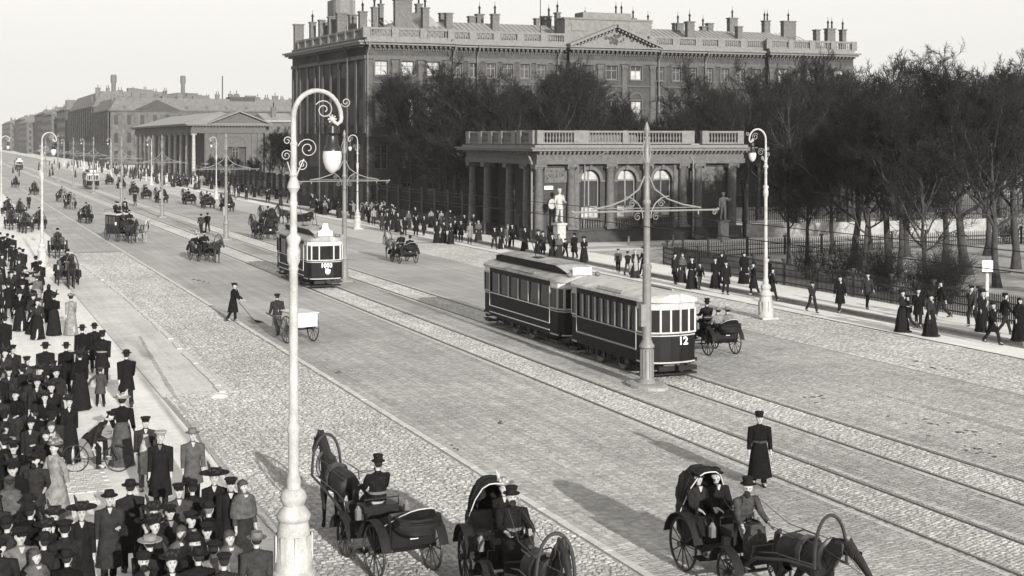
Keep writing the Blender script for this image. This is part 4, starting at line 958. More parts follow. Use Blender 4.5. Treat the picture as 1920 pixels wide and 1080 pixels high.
    for sd in (-1, 1):
        A = J['arm%d' % sd]; pf = 1.25 if female and kind == 'puff' else 1.
        i0 = A[0] * .82 + sh(up(V3(0, 0, 1.4))) * .18
        b.tube([i0, A[0] * .97 + A[1] * .03 + V3(sd * .012, 0, -.005), A[0] * .6 + A[1] * .4, A[1], A[1] * .5 + A[2] * .5, A[2] * .95 + A[1] * .05], [.06, .082 * pf * w_, .078 * pf * w_, .062, .055, .052], 9)
    P.append(N('coat', b.me('coat', M_cloth, True), coat))
    # buttons, lapels and collar
    q = MB()
    if collar:
        q.prism([(-.012, 1.40), (.012, 1.40), (.045, 1.505), (-.045, 1.505)], .07, .118, 'y', Matrix.Translation((0, 0, 0)))
        q.v = [U(*p) for p in q.v]; P.append(N('shirt_front', q.me('shirt_front', M_cloth), collar))
    if apron:
        q = MB(); q.loft([ell(U(0, .015, z)[0], U(0, .02, z)[1], U(0, 0, z)[2] if z > .9 else z - drop, rx, ry, 12) for z, rx, ry in ((1.38, .09, .125), (1.2, .12, .13), (1.05, .15, .15), (.8, .17, .19), (.55, .19, .22), (.42, .19, .24))])
        P.append(N('apron', q.me('apron', M_cloth, True), apron))
    if belt:
        q = MB(); q.loft([ell(*U(0, 0, 1.07)[:2], U(0, 0, 1.07)[2], wr + .02, wr * .74 + .022, 16), ell(*U(0, 0, 1.12)[:2], U(0, 0, 1.12)[2], wr + .022, wr * .76 + .022, 16)], True); q.box(U(0, wr * .76 + .03, 1.095), (.07, .02, .06)); P.append(N('belt', q.me('belt', M_cloth), belt))
    if shawl:
        q = MB(); q.loft([ell(*U(0, 0, z)[:2], U(0, 0, z)[2], rx, ry, 14, .03, ph) for z, rx, ry in ((1.53, .08, .08), (1.46, .19, .12), (1.35, .25, .17), (1.15, .28, .2), (1.05, .27, .2))]); P.append(N('shawl', q.me('shawl', M_cloth, True), shawl))
    # ---- hats
    b = MB(); c = H(0, -.012, 1.70); hx, hy, hz = c
    def hl(prof, sx=1., sy=1.12, dz=0, n=16): b.lathe(prof, n, (hx, hy, hz + dz), sx=sx, sy=sy)
    kids = []
    if hat == 'bowler': hl([(.093, .0), (.148, .022), (.152, .03), (.1, .018), (.1, .07), (.092, .105), (.06, .13), (.015, .138)])
    elif hat == 'soft': hl([(.09, .0), (.16, .01), (.165, .022), (.098, .015), (.1, .06), (.088, .115), (.05, .105), (.01, .1)])
    elif hat == 'boater': hl([(.09, .005), (.185, .008), (.185, .02), (.1, .022), (.098, .085), (.09, .092), (.01, .092)])
    elif hat == 'cap':
        hl([(.092, .0), (.098, .035), (.125, .062), (.12, .082), (.06, .095), (.01, .096)]); a = H(0, .12, 1.71); b.box(a, (.15, .08, .012), rx=-.35)
    elif hat == 'police': hl([(.092, .0), (.095, .05), (.108, .09), (.1, .115), (.01, .12)]); a = H(0, .115, 1.71); b.box(a, (.12, .05, .012), rx=-.35)
    elif hat == 'whitecap': hl([(.092, .0), (.098, .035), (.14, .075), (.135, .095), (.06, .11), (.01, .112)])
    elif hat == 'coachman': hl([(.09, .0), (.14, .02), (.143, .032), (.096, .03), (.088, .08), (.11, .145), (.1, .155), (.01, .15)])
    elif hat == 'wide':
        b.lathe([(.09, .0), (.09 + widebrim * .45, .005), (.09 + widebrim, .03), (.085 + widebrim, .045), (.12, .03), (.115, .09), (.06, .13), (.01, .135)], 18, (hx, hy, hz + .02), sx=1.1, sy=1.05)
        q = MB(); 
        for k in range(9): q.ball((hx + .1 * cos(k * .7) , hy + .1 * sin(k * .7), hz + .09 + .02 * (k % 3)), (.045, .045, .035), 6, 4)
        q.tube([(hx + .08, hy, hz + .08), (hx + .1, hy - .03, hz + .2), (hx + .13, hy - .08, hz + .27)], [.02, .03, .01], 5)
        kids.append(N('trimming', q.me('trimming', M_cloth, True), min(1, hatc * 2.2)))
    elif hat == 'scarf': b.loft([ell(*H(0, -.02, z)[:2], H(0, 0, z)[2], rx, ry, 12) for z, rx, ry in ((1.50, .1, .09), (1.56, .085, .085), (1.64, .098, .1), (1.7, .1, .11), (1.75, .08, .09), (1.79, .02, .03))])
    elif hat == 'fur': hl([(.1, -.01), (.115, .03), (.112, .09), (.08, .115), (.01, .12)])
    elif hat == 'top': hl([(.093, .0), (.14, .02), (.145, .028), (.098, .018), (.094, .1), (.1, .16), (.01, .162)])
    if hat: P.append(N('hat' if hat != 'scarf' else 'headscarf', b.me('hat', M_felt, True), hatc, kids=kids))
    for e_ in extra: P.append(e_)
    return P
W1 = dict(stride=.38, armL=(-.4, .08, .25), armR=(.4, .08, .35)); W2 = dict(stride=-.33, armL=(.3, .1, .2), armR=(-.35, .1, .2)); ST = dict(stride=.05, armL=(.05, .12, .25), armR=(-.02, .1, .3))
BENT = dict(armL=(.15, .15, 1.3), armR=(.1, .1, .3))
PP = {}; HATOF = {}
def rec(key, *a, **k):
    r = person(*a, **k); HATOF[key] = person.last; return r
PP['m_bow1'] = rec('m_bow1', **W1, hem=.55); PP['m_bow2'] = rec('m_bow2', **W2, hem=.45, coat=.035); PP['m_bow3'] = rec('m_bow3', **ST, hem=.42, coat=.03, hat='soft')
PP['m_soft'] = rec('m_soft', stride=-.3, armL=(.2, .1, 1.5), armR=(-.2, .1, .3), hem=.35, coat=.06, hat='soft', widebrim=.1)
PP['m_short'] = rec('m_short', **W1, hem=.82, coat=.045, hat='cap', leg=.05); PP['m_short2'] = rec('m_short2', **W2, hem=.82, coat=.10, hat='cap', leg=.04); PP['m_cap'] = rec('m_cap', **ST, hem=.5, coat=.04, hat='cap')
PP['m_white'] = rec('m_white', **W2, hem=.82, coat=.07, hat='cap', apron=.75, leg=.3); PP['m_gray'] = rec('m_gray', **ST, hem=.5, coat=.19, hat='soft', hatc=.35)
PP['m_boat'] = rec('m_boat', **W1, hem=.8, coat=.04, hat='boater', hatc=.6, leg=.08); PP['sailor'] = rec('sailor', **ST, hem=.35, coat=.03, hat='whitecap', hatc=.75, collar=.3)
PP['police'] = rec('police', stride=.06, armL=(.03, .16, .1), armR=(.0, .16, .12), hem=.22, coat=.02, hat='police', hatc=.03, belt=.12, collar=0, leg=.02)
PP['officer'] = rec('officer', **W2, hem=.5, coat=.03, hat='police', belt=.5, collar=0, leg=.03)
PP['w_dark1'] = rec('w_dark1', female=True, skirt=.03, hem=.82, hat='wide', coat=.035, **W1); PP['w_dark2'] = rec('w_dark2', female=True, skirt=.035, hem=.5, hat='wide', coat=.03, stride=.1, armL=(.2, .1, 1.4), armR=(.2, .1, 1.3), widebrim=.11)
PP['w_wide'] = rec('w_wide', female=True, skirt=.03, hem=.55, hat='wide', coat=.03, widebrim=.17, **ST); PP['w_blouse'] = rec('w_blouse', kind='puff', female=True, skirt=.16, hem=1.0, hat='wide', coat=.025, hatc=.5, stride=.1, armL=(-.2, .25, .9), armR=(-.1, .25, .5), widebrim=.1)
PP['w_white'] = rec('w_white', kind='puff', female=True, skirt=.04, hem=.95, hat='wide', coat=.55, hatc=.5, **W2); PP['w_light'] = rec('w_light', female=True, skirt=.5, hem=.35, hat='wide', coat=.5, hatc=.3, widebrim=.06, **W1)
PP['w_scarf'] = rec('w_scarf', female=True, skirt=.06, hem=.9, hat='scarf', coat=.05, hatc=.55, apron=.7, **ST); PP['w_veil'] = rec('w_veil', female=True, skirt=.02, hem=.4, hat='scarf', hatc=.02, coat=.02, collar=0, shawl=.02, **ST)
PP['w_shawl'] = rec('w_shawl', female=True, skirt=.06, hem=.82, hat='scarf', coat=.1, hatc=.14, shawl=.2, **ST)
PP['child'] = rec('child', kind='girl', female=True, stride=.25, skirt=.1, hem=.6, coat=.13, hat='cap', hatc=.15, leg=.03, armL=(.1, .9, .1), armR=(0, .2, .2), waist=.16)
PP['boy'] = rec('boy', **W1, hem=.82, coat=.05, hat='cap', leg=.05, collar=.4)
PP['boy_ap'] = rec('boy_ap', **W2, hem=.8, coat=.08, hat='cap', leg=.4, collar=.5)
SITM = dict(sit=True, stride=0)
PP['coachman'] = rec('coachman', **SITM, hem=.3, coat=.03, hat='coachman', beard=True, belt=.3, armL=(.55, .2, .9), armR=(.55, .2, .9), waist=.19, collar=0)
PP['coachman2'] = rec('coachman2', **SITM, hem=.3, coat=.05, hat='coachman', beard=True, belt=.08, armL=(.7, .25, .5), armR=(.7, .25, .5), waist=.19, collar=0, lean=.25, head=-.4)
PP['sit_m'] = rec('sit_m', **SITM, hem=.6, coat=.035, hat='bowler', armL=(.4, .15, 1.0), armR=(.4, .15, 1.0)); PP['sit_cap'] = rec('sit_cap', **SITM, hem=.6, coat=.05, hat='cap', armL=(.4, .15, 1.0), armR=(.4, .15, 1.0))
PP['sit_w'] = rec('sit_w', **SITM, female=True, skirt=.04, hem=.82, coat=.04, hat='wide', hatc=.6, armL=(.4, .15, 1.0), armR=(.4, .15, 1.0)); PP['sit_w2'] = rec('sit_w2', **SITM, female=True, skirt=.4, hem=.82, coat=.6, hat='boater', hatc=.5, armL=(.4, .15, 1.0), armR=(.4, .15, 1.0))
PP['cyclist'] = rec('cyclist', sit=False, legs=[(1.25, 1.2), (.75, .75)], lean=.85, hem=.82, coat=.05, hat='cap', hatc=.03, armL=(.35 - .0, .15, .35), armR=(.35, .15, .35), leg=.03, collar=0)
PP['sweeper'] = rec('sweeper', stride=.12, armL=(.5, .1, .5), armR=(.75, .0, .25), hem=.42, coat=.025, hat='cap', apron=None, leg=.03, lean=.08, collar=.3)
PP['driver_stand'] = PP['m_cap']
rv = random.Random(31)
for q in range(7):
    PP['vm%d' % q] = rec('vm%d' % q, stride=rv.choice((-.4, -.2, .1, .3, .42)), armL=(rv.uniform(-.4, .4), rv.uniform(.05, .3), rv.choice((.2, .4, 1.4))), armR=(rv.uniform(-.4, .4), rv.uniform(.05, .3), rv.choice((.2, .4, 1.2))), hem=rv.choice((.4, .55, .7, .82)), lean=rv.uniform(-.02, .12), head=rv.uniform(-.7, .7),
        hat=rv.choice(('bowler', 'cap', 'soft', 'cap', 'top', 'fur')), coat=.03, beard=rv.random() < .4, waist=rv.uniform(.15, .2), hair=rv.choice((.04, .1, .3)), collar=rv.choice((0, .5)))
    PP['vw%d' % q] = rec('vw%d' % q, female=True, stride=.1, armL=(rv.uniform(-.2, .4), rv.uniform(.1, .35), rv.choice((.3, 1.0, 1.4))), armR=(rv.uniform(-.2, .4), rv.uniform(.1, .35), rv.choice((.3, 1.2))), skirt=rv.choice((.03, .06, .1)), hem=rv.choice((.45, .82, .95)), lean=rv.uniform(-.02, .08), head=rv.uniform(-.7, .7),
        hat=rv.choice(('wide', 'wide', 'scarf', 'boater')), hatc=rv.choice((.03, .05, .2)), coat=.03, widebrim=rv.uniform(.05, .15), shawl=rv.choice((None, None, .05)), collar=rv.choice((0, .4)))
HT = dict(child=.68, boy=.84, boy_ap=.85)
HATW = {'bowler': 'a bowler hat', 'soft': 'a soft hat', 'cap': 'a peaked cap', 'wide': 'a wide trimmed hat', 'scarf': 'a headscarf', 'boater': 'a straw boater', 'top': 'a top hat', 'fur': 'a round fur hat', 'whitecap': 'a pale cap', 'police': 'a stiff cap', 'coachman': 'a driver hat'}
def put_person(k, x, y, face=0., label='', group=None, z=0., sc=1., coat=None, cat='person', **cols):
    d = {}
    if coat is not None: d['coat'] = coat
    d.update(cols)
    o = thing('person', PP[k], (x, y, z), face, sc * HT.get(k, 1.) * .99, label, cat, group, d)
    if k not in ('cyclist',): f_ = random.uniform(.93, 1.12); o.scale = (o.scale[0] * f_, o.scale[1] * f_, o.scale[2])
    return o
# ---------------------------------------------------------------- horses, carriages, trams, lamps
M_coatH = mat('horse_coat', .35, .6, 5, .35, .3, 30, oc=True, spec=.22)
M_hair = mat('horse_hair', 1., .8, 20, .3, .3, 60, oc=True)
M_car = mat('carriage_lacquer', .007, .5, 3, .3, spec=.2)
M_wheel = mat('wheel_paint', .02, .5, 6, .25)
M_hood = mat('hood_leather', .010, .7, 6, .3, .4, 12, spec=.12)
M_pale = mat('pale_paint', .38, .6, 6, .1)
M_seat = mat('seat_cloth', .05, .9, 9, .25)
def horse(walk=0., headdown=0.):
    vs, es, rr = [], [], []
    def v(p, r, par=None):
        vs.append(tuple(p)); rr.append(r)
        if par is not None: es.append((par, len(vs) - 1))
        return len(vs) - 1
    pel = v((0, -.52, 1.24), (.25, .27)); bel = v((0, -.12, 1.18), (.25, .27), pel); che = v((0, .28, 1.17), (.25, .30), bel); sho = v((0, .52, 1.24), (.19, .25), che)
    rmp = v((0, -.72, 1.27), (.17, .19), pel)
    hd = headdown
    n1 = v((0, .72, 1.46 - hd * .1), (.11, .18), sho); n2 = v((0, .88 + hd * .1, 1.70 - hd * .25), (.085, .13), n1); pl = v((0, 1.02 + hd * .25, 1.88 - hd * .4), (.08, .10), n2)
    f1 = v((0, 1.20 + hd * .34, 1.76 - hd * .40), (.075, .10), pl); f2 = v((0, 1.36 + hd * .44, 1.58 - hd * .38), (.055, .07), f1); v((0, 1.45 + hd * .48, 1.47 - hd * .37), (.05, .055), f2)
    for sd in (-1, 1): v((sd * .06, 1.0 + hd * .22, 2.04 - hd * .4), (.02, .014), pl)
    w_ = walk
    for sd, ph in ((-1, w_), (1, -w_)):
        a = v((sd * .15, -.52, 1.0), (.12, .17), pel); b = v((sd * .15, -.42 + ph * .25, .80), (.085, .11), a); c = v((sd * .14, -.68 + ph * .4, .54), (.045, .06), b); d = v((sd * .14, -.60 + ph * .55, .2 + max(0, -ph) * .05), (.034, .036), c)
        e = v((sd * .14, -.56 + ph * .58, .1), (.042, .045), d); v((sd * .14, -.52 + ph * .6, .03), (.055, .06), e)
        p = -ph; lift = max(0, p) * .12
        a = v((sd * .15, .42, .92), (.085, .11), che); b = v((sd * .14, .44 + p * .25, .56 + lift), (.052, .055), a); d = v((sd * .14, .44 + p * .28 - lift, .2 + lift), (.034, .036), b); e = v((sd * .14, .47 + p * .28 - lift * 1.4, .1 + lift), (.042, .045), d); v((sd * .14, .50 + p * .28 - lift * 1.5, .03 + lift), (.056, .06), e)
    body = N('body', skin_mesh('horse_body', vs, es, rr, M_coatH, 2), .035)
    m = MB(); ys = [(0, 1.04 + hd * .15, 2.0 - hd * .4), (0, .86 + hd * .1, 1.86 - hd * .25), (0, .68, 1.66 - hd * .1), (0, .5, 1.5)]
    for k in range(24):
        t = k / 23 * 3; i = min(2, int(t)); f = t - i; p = [ys[i][q] * (1 - f) + ys[i + 1][q] * f for q in range(3)]
        m.tube([(0, p[1], p[2]), (.09, p[1] - .02, p[2] - .08), (.12, p[1] - .0, p[2] - .26)], [.03, .03, .008], 4)
    m.tube([(0, 1.08 + hd * .15, 2.0 - hd * .4), (0, 1.17 + hd * .13, 1.9 - hd * .45)], [.035, .01], 5)
    t = MB(); t.tube([(0, -.86, 1.36), (0, -.96, 1.28), (0, -1.0, 1.0), (0, -.98, .6), (0, -.96, .45)], [.04, .055, .075, .07, .015], 7)
    # harness: collar, saddle pad, bow above the neck, bridle, traces
    h = MB()
    col = [(.19 * sin(a) * 1.15, .62 + .10 * cos(a), 1.30 + .30 * cos(a)) for a in [2 * pi * k / 14 for k in range(15)]]; h.tube(col, .045, 6, cap=False)
    h.loft([[(sd_, y, z) for sd_, z in ((-.26, 1.0), (-.27, 1.25), (-.18, 1.45), (0, 1.51), (.18, 1.45), (.27, 1.25), (.26, 1.0))] for y in (-.02, .1)], True, closed=False)
    for sd in (-1, 1):
        h.tube([(sd * .27, .55, 1.15), (sd * .29, 0, 1.1), (sd * .28, -.6, 1.05), (sd * .26, -1.2, .9)], .015, 4)
        h.tube([(sd * .085, 1.06 + hd * .15, 1.86 - hd * .42), (sd * .08, 1.3 + hd * .4, 1.6 - hd * .38)], .01, 4); h.tube([(sd * .07, 1.34 + hd * .4, 1.55 - hd * .38), (sd * .2, .6, 1.5), (sd * .2, -.9, 1.45), (sd * .12, -1.9, 1.75)], .008, 4)
        h.tube([(sd * .25, -.02, 1.45), (sd * .26, -.5, 1.43), (sd * .16, -.8, 1.3)], .014, 4)
    h.box((.088, 1.15 + hd * .3, 1.82 - hd * .4), (.01, .09, .08)); h.box((-.088, 1.15 + hd * .3, 1.82 - hd * .4), (.01, .09, .08))
    dg = MB(); ar = [(.33 * cos(a), .66, 1.12 + .88 * sin(a) ** .75) for a in [pi * k / 16 for k in range(17)]]
    dg.tube(ar, .032, 6)
    return [body, N('mane', m.me('mane', M_hair, True), .02), N('tail', t.me('tail', M_hair, True), .02), N('harness', h.me('harness', M_leather, True)), N('harness_bow', dg.me('harness_bow', M_wheel, True))]
HS = [horse(0.), horse(.55), horse(-.5), horse(.2, .75)]
HP = [h_[:-1] for h_ in HS]       # without bow
def wheel_me(r, n=12):
    b = MB(); b.tube([(0, r * cos(2 * pi * k / 24), r * sin(2 * pi * k / 24)) for k in range(25)], .028, 5, cap=False)
    b.tube([(-.1, 0, 0), (.1, 0, 0)], .06, 8)
    for k in range(n): a = 2 * pi * k / n; b.tube([(0, .05 * cos(a), .05 * sin(a)), (0, r * cos(a), r * sin(a))], .015, 4)
    return b.me('wheel', M_wheel, True)
wR, wF = wheel_me(.5), wheel_me(.38, 10)
def arc(y0, z0, r, a0, a1, n=10): return [(y0 + r * cos(a0 + (a1 - a0) * k / n), z0 + r * sin(a0 + (a1 - a0) * k / n)) for k in range(n + 1)]
def carriage(hood='up', pale_trim=True):
    P = []
    # body tub
    b = MB(); w_ = .46
    side = [(-.5, .95), (-.42, .62), (-.1, .5), (.45, .48), (.62, .62), (.95, .62), (1.0, .95), (.55, .78), (.35, .8), (.1, .98)]
    b.prism([(-.5, 1.15), (-.45, .68), (-.15, .5), (.5, .48), (.66, .60), (1.25, .62), (1.3, .98), (1.22, .98), (1.16, .68), (.62, .66), (.5, .56), (0.2, .56), (.15, .85), (-.3, .87), (-.4, 1.3)], -w_, w_, 'x')
    for sd in (-1, 1): b.prism([(-.5, 1.15), (-.45, .68), (-.15, .5), (.3, .5), (.35, .85), (.05, 1.12), (-.4, 1.3)], sd * w_ - .025, sd * w_ + .025, 'x')
    P.append(N('body', b.me('body', M_car)))
    q = MB(); q.box((0, -.02, .92), (.84, .5, .12)); q.box((0, -.36, 1.1), (.84, .12, .4)); P.append(N('seat', q.me('seat', M_seat, False)))
    q = MB(); q.box((0, 1.22, 1.06), (.74, .42, .12)); q.box((0, 1.22, .9), (.62, .36, .22)); q.tube([(-.37, 1.02, 1.1), (-.37, 1.02, 1.26), (.37, 1.02, 1.26), (.37, 1.02, 1.1)], .016, 5); P.append(N('driver_seat', q.me('driver_seat', M_car)))
    q = MB(); q.box((0, 1.72, .62), (.7, .5, .04)); q.box((0, 2.02, .8), (.7, .04, .42), rx=-.35); P.append(N('footboard', q.me('footboard', M_car)))
    q = MB()
    for sd in (-1, 1):
        for y0, r in ((0, .62), (1.6, .5)):
            pr = arc(y0, .5 if y0 == 0 else .38, r, .25, 2.9)
            q.loft([[(sd * .50, y, z), (sd * .70, y, z), (sd * .70, y, z + .015), (sd * .50, y, z + .015)] for y, z in pr])
    P.append(N('mudguards', q.me('mudguards', M_hood, True), kind='stuff'))
    q = MB(); q.tube([(-.62, 0, .5), (.62, 0, .5)], .03, 6); q.tube([(-.56, 1.6, .38), (.56, 1.6, .38)], .03, 6); q.tube([(0, 0, .48), (0, 1.6, .42)], .04, 6)
    for sd in (-1, 1):
        for y0, z0 in ((0, .5), (1.6, .4)):
            q.tube([(sd * .4, y0 - .4, z0 + .12), (sd * .4, y0, z0 + .02), (sd * .4, y0 + .4, z0 + .12)], .022, 5); q.tube([(sd * .4, y0 - .4, z0 + .12), (sd * .4, y0, z0 + .22), (sd * .4, y0 + .4, z0 + .12)], .022, 5)
    P.append(N('running_gear', q.me('running_gear', M_wheel, True)))
    for sd in (-1, 1):
        P.append(N('wheel', wR, loc=(sd * .6, 0, .53))); P.append(N('wheel', wF, loc=(sd * .55, 1.6, .41)))
        P.append(N('shaft', MB().tube([(sd * .34, 1.7, .5), (sd * .40, 2.3, .85), (sd * .40, 3.3, 1.08), (sd * .34, 4.05, 1.14)], [.03, .032, .03, .024], 6).me('shaft', M_wheel, True)))
        P.append(N('carriage_lamp', MB().box((sd * .52, .98, 1.0), (.1, .1, .2)).lathe([(.07, 0), (.02, .08)], 6, (sd * .52, .98, 1.1)).me('carriage_lamp', M_metal)))
    h = MB(); hr = MB(); pv = (-.28, 1.08)
    def bow(a, L_, wd): # a: elevation angle from forward, arc across
        out_ = []
        for k in range(9):
            u = k / 8; x = -wd + 2 * wd * u; e = (1 - abs(2 * u - 1) ** 3.2) * L_
            if k in (0, 8): e = 0
            out_.append((x, pv[0] + e * cos(a), pv[1] + e * sin(a)))
        return out_
    if hood == 'up':
        bows = [bow(a, L_, .5) for a, L_ in ((3.05, .6), (2.65, .76), (2.25, .84), (1.85, .86), (1.5, .86), (1.2, .86))]
        h.loft(bows, False, False); h.loft([[(x * .96, y + .01, z - .015) for x, y, z in b_] for b_ in bows], False, False)
        hr.tube(bows[-1], .012, 5)
        for b_ in bows[1:-1]: h.tube([(x, y, z + .005) for x, y, z in b_], .013, 4)
    else:
        bows = [bow(a, L_, .5) for a, L_ in ((3.5, .50), (3.25, .72), (3.0, .62), (2.9, .8), (2.72, .62), (2.6, .82), (2.45, .5))]
        for b0, b1 in zip(bows[:-1], bows[1:]): h.loft([b0, b1], False, False)
        [h.loft([ell(0, pv[0] - .40 - q * .01, pv[1] + .02 + q * .055 + dz, .49 - q * .012 + .015 * (q % 2), .30 + .03 * (q % 2), 14, .03, q) for dz in (0, .03, .05)]) for q in range(4)]
        hr.tube(bows[-2], .01, 5)
    P.append(N('hood', h.me('hood', M_hood, True), kids=[N('hood_edge', hr.me('hood_edge', M_pale if pale_trim else M_car, True))]))
    P.append(N('number_plate', MB().box((0, -.53, .88), (.17, .02, .11)).me('number_plate', M_pale)))
    P.append(N('step', MB().box((.55, .6, .4), (.2, .3, .03)).box((-.55, .6, .4), (.2, .3, .03)).me('step', M_car), kind='stuff'))
    return P
CR = {'up': carriage('up'), 'down': carriage('down'), 'upd': carriage('up', False)}
def rot(x, y, dx, dy, a): return x + dx * cos(a) - dy * sin(a), y + dx * sin(a) + dy * cos(a)
def cab(x, y, a, hood='down', horse_i=0, coach='coachman', pax=(), lab='', hl='', cl='', hc=.035, group=None, bow=True, pair=False, coatc=None, gh=None, bowc=None):
    """cab with its rear axle at x, y, heading a"""
    thing('carriage', CR[hood], (x, y, 0), a, 1, lab, 'carriage', group)
    hx, hy = rot(x, y, 0, 3.35, a); cols = {'body': hc, 'mane': hc * .6, 'tail': hc * .6}
    if pair:
        for q, sd in enumerate((-.5, .5)):
            hx2, hy2 = rot(x, y, sd, 3.45, a); thing('horse', HP[(horse_i + q) % 4], (hx2, hy2, 0), a, 1, hl.replace('#', ('left', 'right')[q]), 'horse', gh or (group and 'horses of the waiting cabs'), cols)
    else: thing('horse', (HS if bow else HP)[horse_i], (hx, hy, 0), a, 1, hl, 'horse', gh or (group and 'horses of the waiting cabs'), cols)
    if coach: px_, py_ = rot(x, y, 0, 1.2, a); put_person(coach, px_, py_, a, cl, group and 'cab drivers on their boxes', z=.27, coat=coatc)
    for (k, dx, lb, c_) in pax: qx, qy = rot(x, y, dx, -.1, a); put_person(k, qx, qy, a, lb, group and 'cab passengers in the distance', z=.12, coat=c_)

# ---- trams
M_tram = mat('tram_paint', .005, .6, 3, .3, spec=.15); M_tline = mat('tram_lining', .5, .5, 5, .1); M_troof = mat('tram_roof_canvas', .32, .85, 2, .25, .3, fine=.15); M_tglass = mat('tram_glass', .012, .1, 2, .2, spec=.45)
M_ivory = mat('ivory_paint', .30, .5, 4, .08)
def text_mesh(txt, size, m, depth=.012, name='number'):
    c = bpy.data.curves.new('t', 'FONT'); c.body = txt; c.size = size; c.extrude = depth; c.align_x = 'CENTER'; c.align_y = 'CENTER'; c.offset = size * .035; c.resolution_u = 3
    o = bpy.data.objects.new('t', c); COL.objects.link(o); dg = bpy.context.evaluated_depsgraph_get(); dg.update()
    me = bpy.data.meshes.new_from_object(o.evaluated_get(dg)); me.name = name; me.materials.clear(); me.materials.append(m); bpy.data.objects.remove(o); bpy.data.curves.remove(c); return me
def tram(L_, nwin, motor=True, number='1003', trailer=False, plat=1.15, sign=True, crest=False):
    """front faces -y (towards the camera); body from y=0 (front) to y=L_"""
    P = []; w_ = 1.05; yb0, yb1 = plat, L_ - plat; zs, zw, zt, ze = .55, 1.62, 2.5, 2.72
    b = MB()                                                # lower sides, waist, upper band of the saloon
    for sd in (-1, 1):
        x = sd * (w_ - .03)
        b.prism([(sd * (w_ - .12), zs), (sd * w_, zs + .35), (sd * w_, zw), (sd * (w_ - .08), zw), (sd * (w_ - .08), zs + .35), (sd * (w_ - .18), zs)], yb0, yb1, 'y') if False else b.box((x, (yb0 + yb1) / 2, (zs + zw) / 2), (.06, yb1 - yb0, zw - zs))
        b.box((x, (yb0 + yb1) / 2, (zt + ze) / 2), (.06, yb1 - yb0, ze - zt))
    for y in (yb0, yb1):
        b.box((0, y, (zs + zw) / 2), (2 * w_ - .12, .06, zw - zs)); b.box((0, y, (zt + ze) / 2), (2 * w_ - .12, .06, ze - zt))
        for x in (-.72, 0, .72): b.box((x, y, (zw + zt) / 2), (.12, .06, zt - zw))
    b.box((0, L_ / 2, zs + .08), (2 * w_ - .1, L_ - .5, .12)); b.box((0, L_ / 2, .42), (1.5, L_ - 2.4, .2))
    P.append(N('body', b.me('body', M_tram)))
    # side windows
    n = nwin; bw = (yb1 - yb0) / n; pm = MB().box((0, 0, 0), (.05, .065, zt - zw)).me('window_post', M_ivory); gm = MB().box((0, 0, 0), (.015, bw - .07, zt - zw - .02)).me('window_pane', M_tglass)
    for sd in (-1, 1):
        for k in range(n + 1): P.append(N('window_post', pm, loc=(sd * w_, yb0 + k * bw, (zw + zt) / 2)))
        for k in range(n): P.append(N('window_pane', gm, loc=(sd * (w_ - .05), yb0 + (k + .5) * bw, (zw + zt) / 2)))
    l = MB()
    for sd in (-1, 1):
        for z in (zw - .03, zw - .62, zw - .9 if not trailer else zw - .64): l.box((sd * (w_ + .012), (yb0 + yb1) / 2, z), (.02, yb1 - yb0, .035))
        for y in (yb0, yb1): l.box((sd * (w_ + .012), y, 1.3), (.02, .035, .62))
    P.append(N('lining', l.me('lining', M_ivory if trailer else M_tline), kind='stuff'))
    # platforms: rounded fronts with windows
    for end, y0, sg in ((0, 0, -1), (1, L_, 1)):
        prof = [(-w_ + .02, plat), (-w_ + .04, .42), (-w_ + .22, .16), (-.42, .03), (.42, .03), (w_ - .22, .16), (w_ - .04, .42), (w_ - .02, plat)]
        if trailer: prof = [(-w_ + .02, plat), (-w_ + .04, .50), (-w_ + .16, .24), (-.56, .09), (-.19, .02), (.19, .02), (.56, .09), (w_ - .16, .24), (w_ - .04, .50), (w_ - .02, plat)]
        pr = [(x, y if end == 0 else L_ - y) for x, y in prof]
        f = MB()
        def wallseg(b_, z0, z1, t=.05, o=0.):
            for (xa, ya), (xb, yb_) in zip(pr[:-1], pr[1:]):
                dx, dy = xb - xa, yb_ - ya; q = math.hypot(dx, dy); nx, ny = (dy / q, -dx / q) if end == 0 else (-dy / q, dx / q)
                A = [(xa + nx * o, ya + ny * o), (xb + nx * o, yb_ + ny * o), (xb - nx * (t - o), yb_ - ny * (t - o)), (xa - nx * (t - o), ya - ny * (t - o))]
                b_.prism(A if end == 0 else A, z0, z1)
        wallseg(f, zs - .02, zw); 
        front = MB(); wallseg(front, zt, ze + .02, .05, .004)
        kids = []
        for (x, y) in pr: f.box((x * .985, y + (.03 if end == 0 else -.03), (zw + zt) / 2), (.085, .07, zt - zw))
        P.append(N('platform_front', f.me('platform_front', M_tram)))
        ps = MB()
        for (x, y) in pr: ps.box((x * 1.0, y + (.0 if end == 0 else 0), (zw + zt) / 2), (.075, .075, zt - zw))
        for (xa, ya), (xb, yb_) in zip(pr[:-1], pr[1:]):
            q = math.hypot(xb - xa, yb_ - ya); a_ = math.atan2(yb_ - ya, xb - xa)
            for z in (zw + .02, zt - .02): ps.box(((xa + xb) / 2, (ya + yb_) / 2, z), (q, .07, .06), rz=a_)
        P.append(N('platform_window_frame', ps.me('platform_window_frame', M_ivory)))
        P.append(N('platform_fascia', front.me('platform_fascia', M_ivory if trailer else M_tline)))
        for (xa, ya), (xb, yb_) in list(zip(pr[:-1], pr[1:])):
            q = math.hypot(xb - xa, yb_ - ya) - .08; a_ = math.atan2(yb_ - ya, xb - xa)
            P.append(N('window_pane', MB().box(((xa + xb) / 2, (ya + yb_) / 2, (zw + zt) / 2), (q, .012, zt - zw - .1), rz=a_).me('window_pane', M_tglass)))
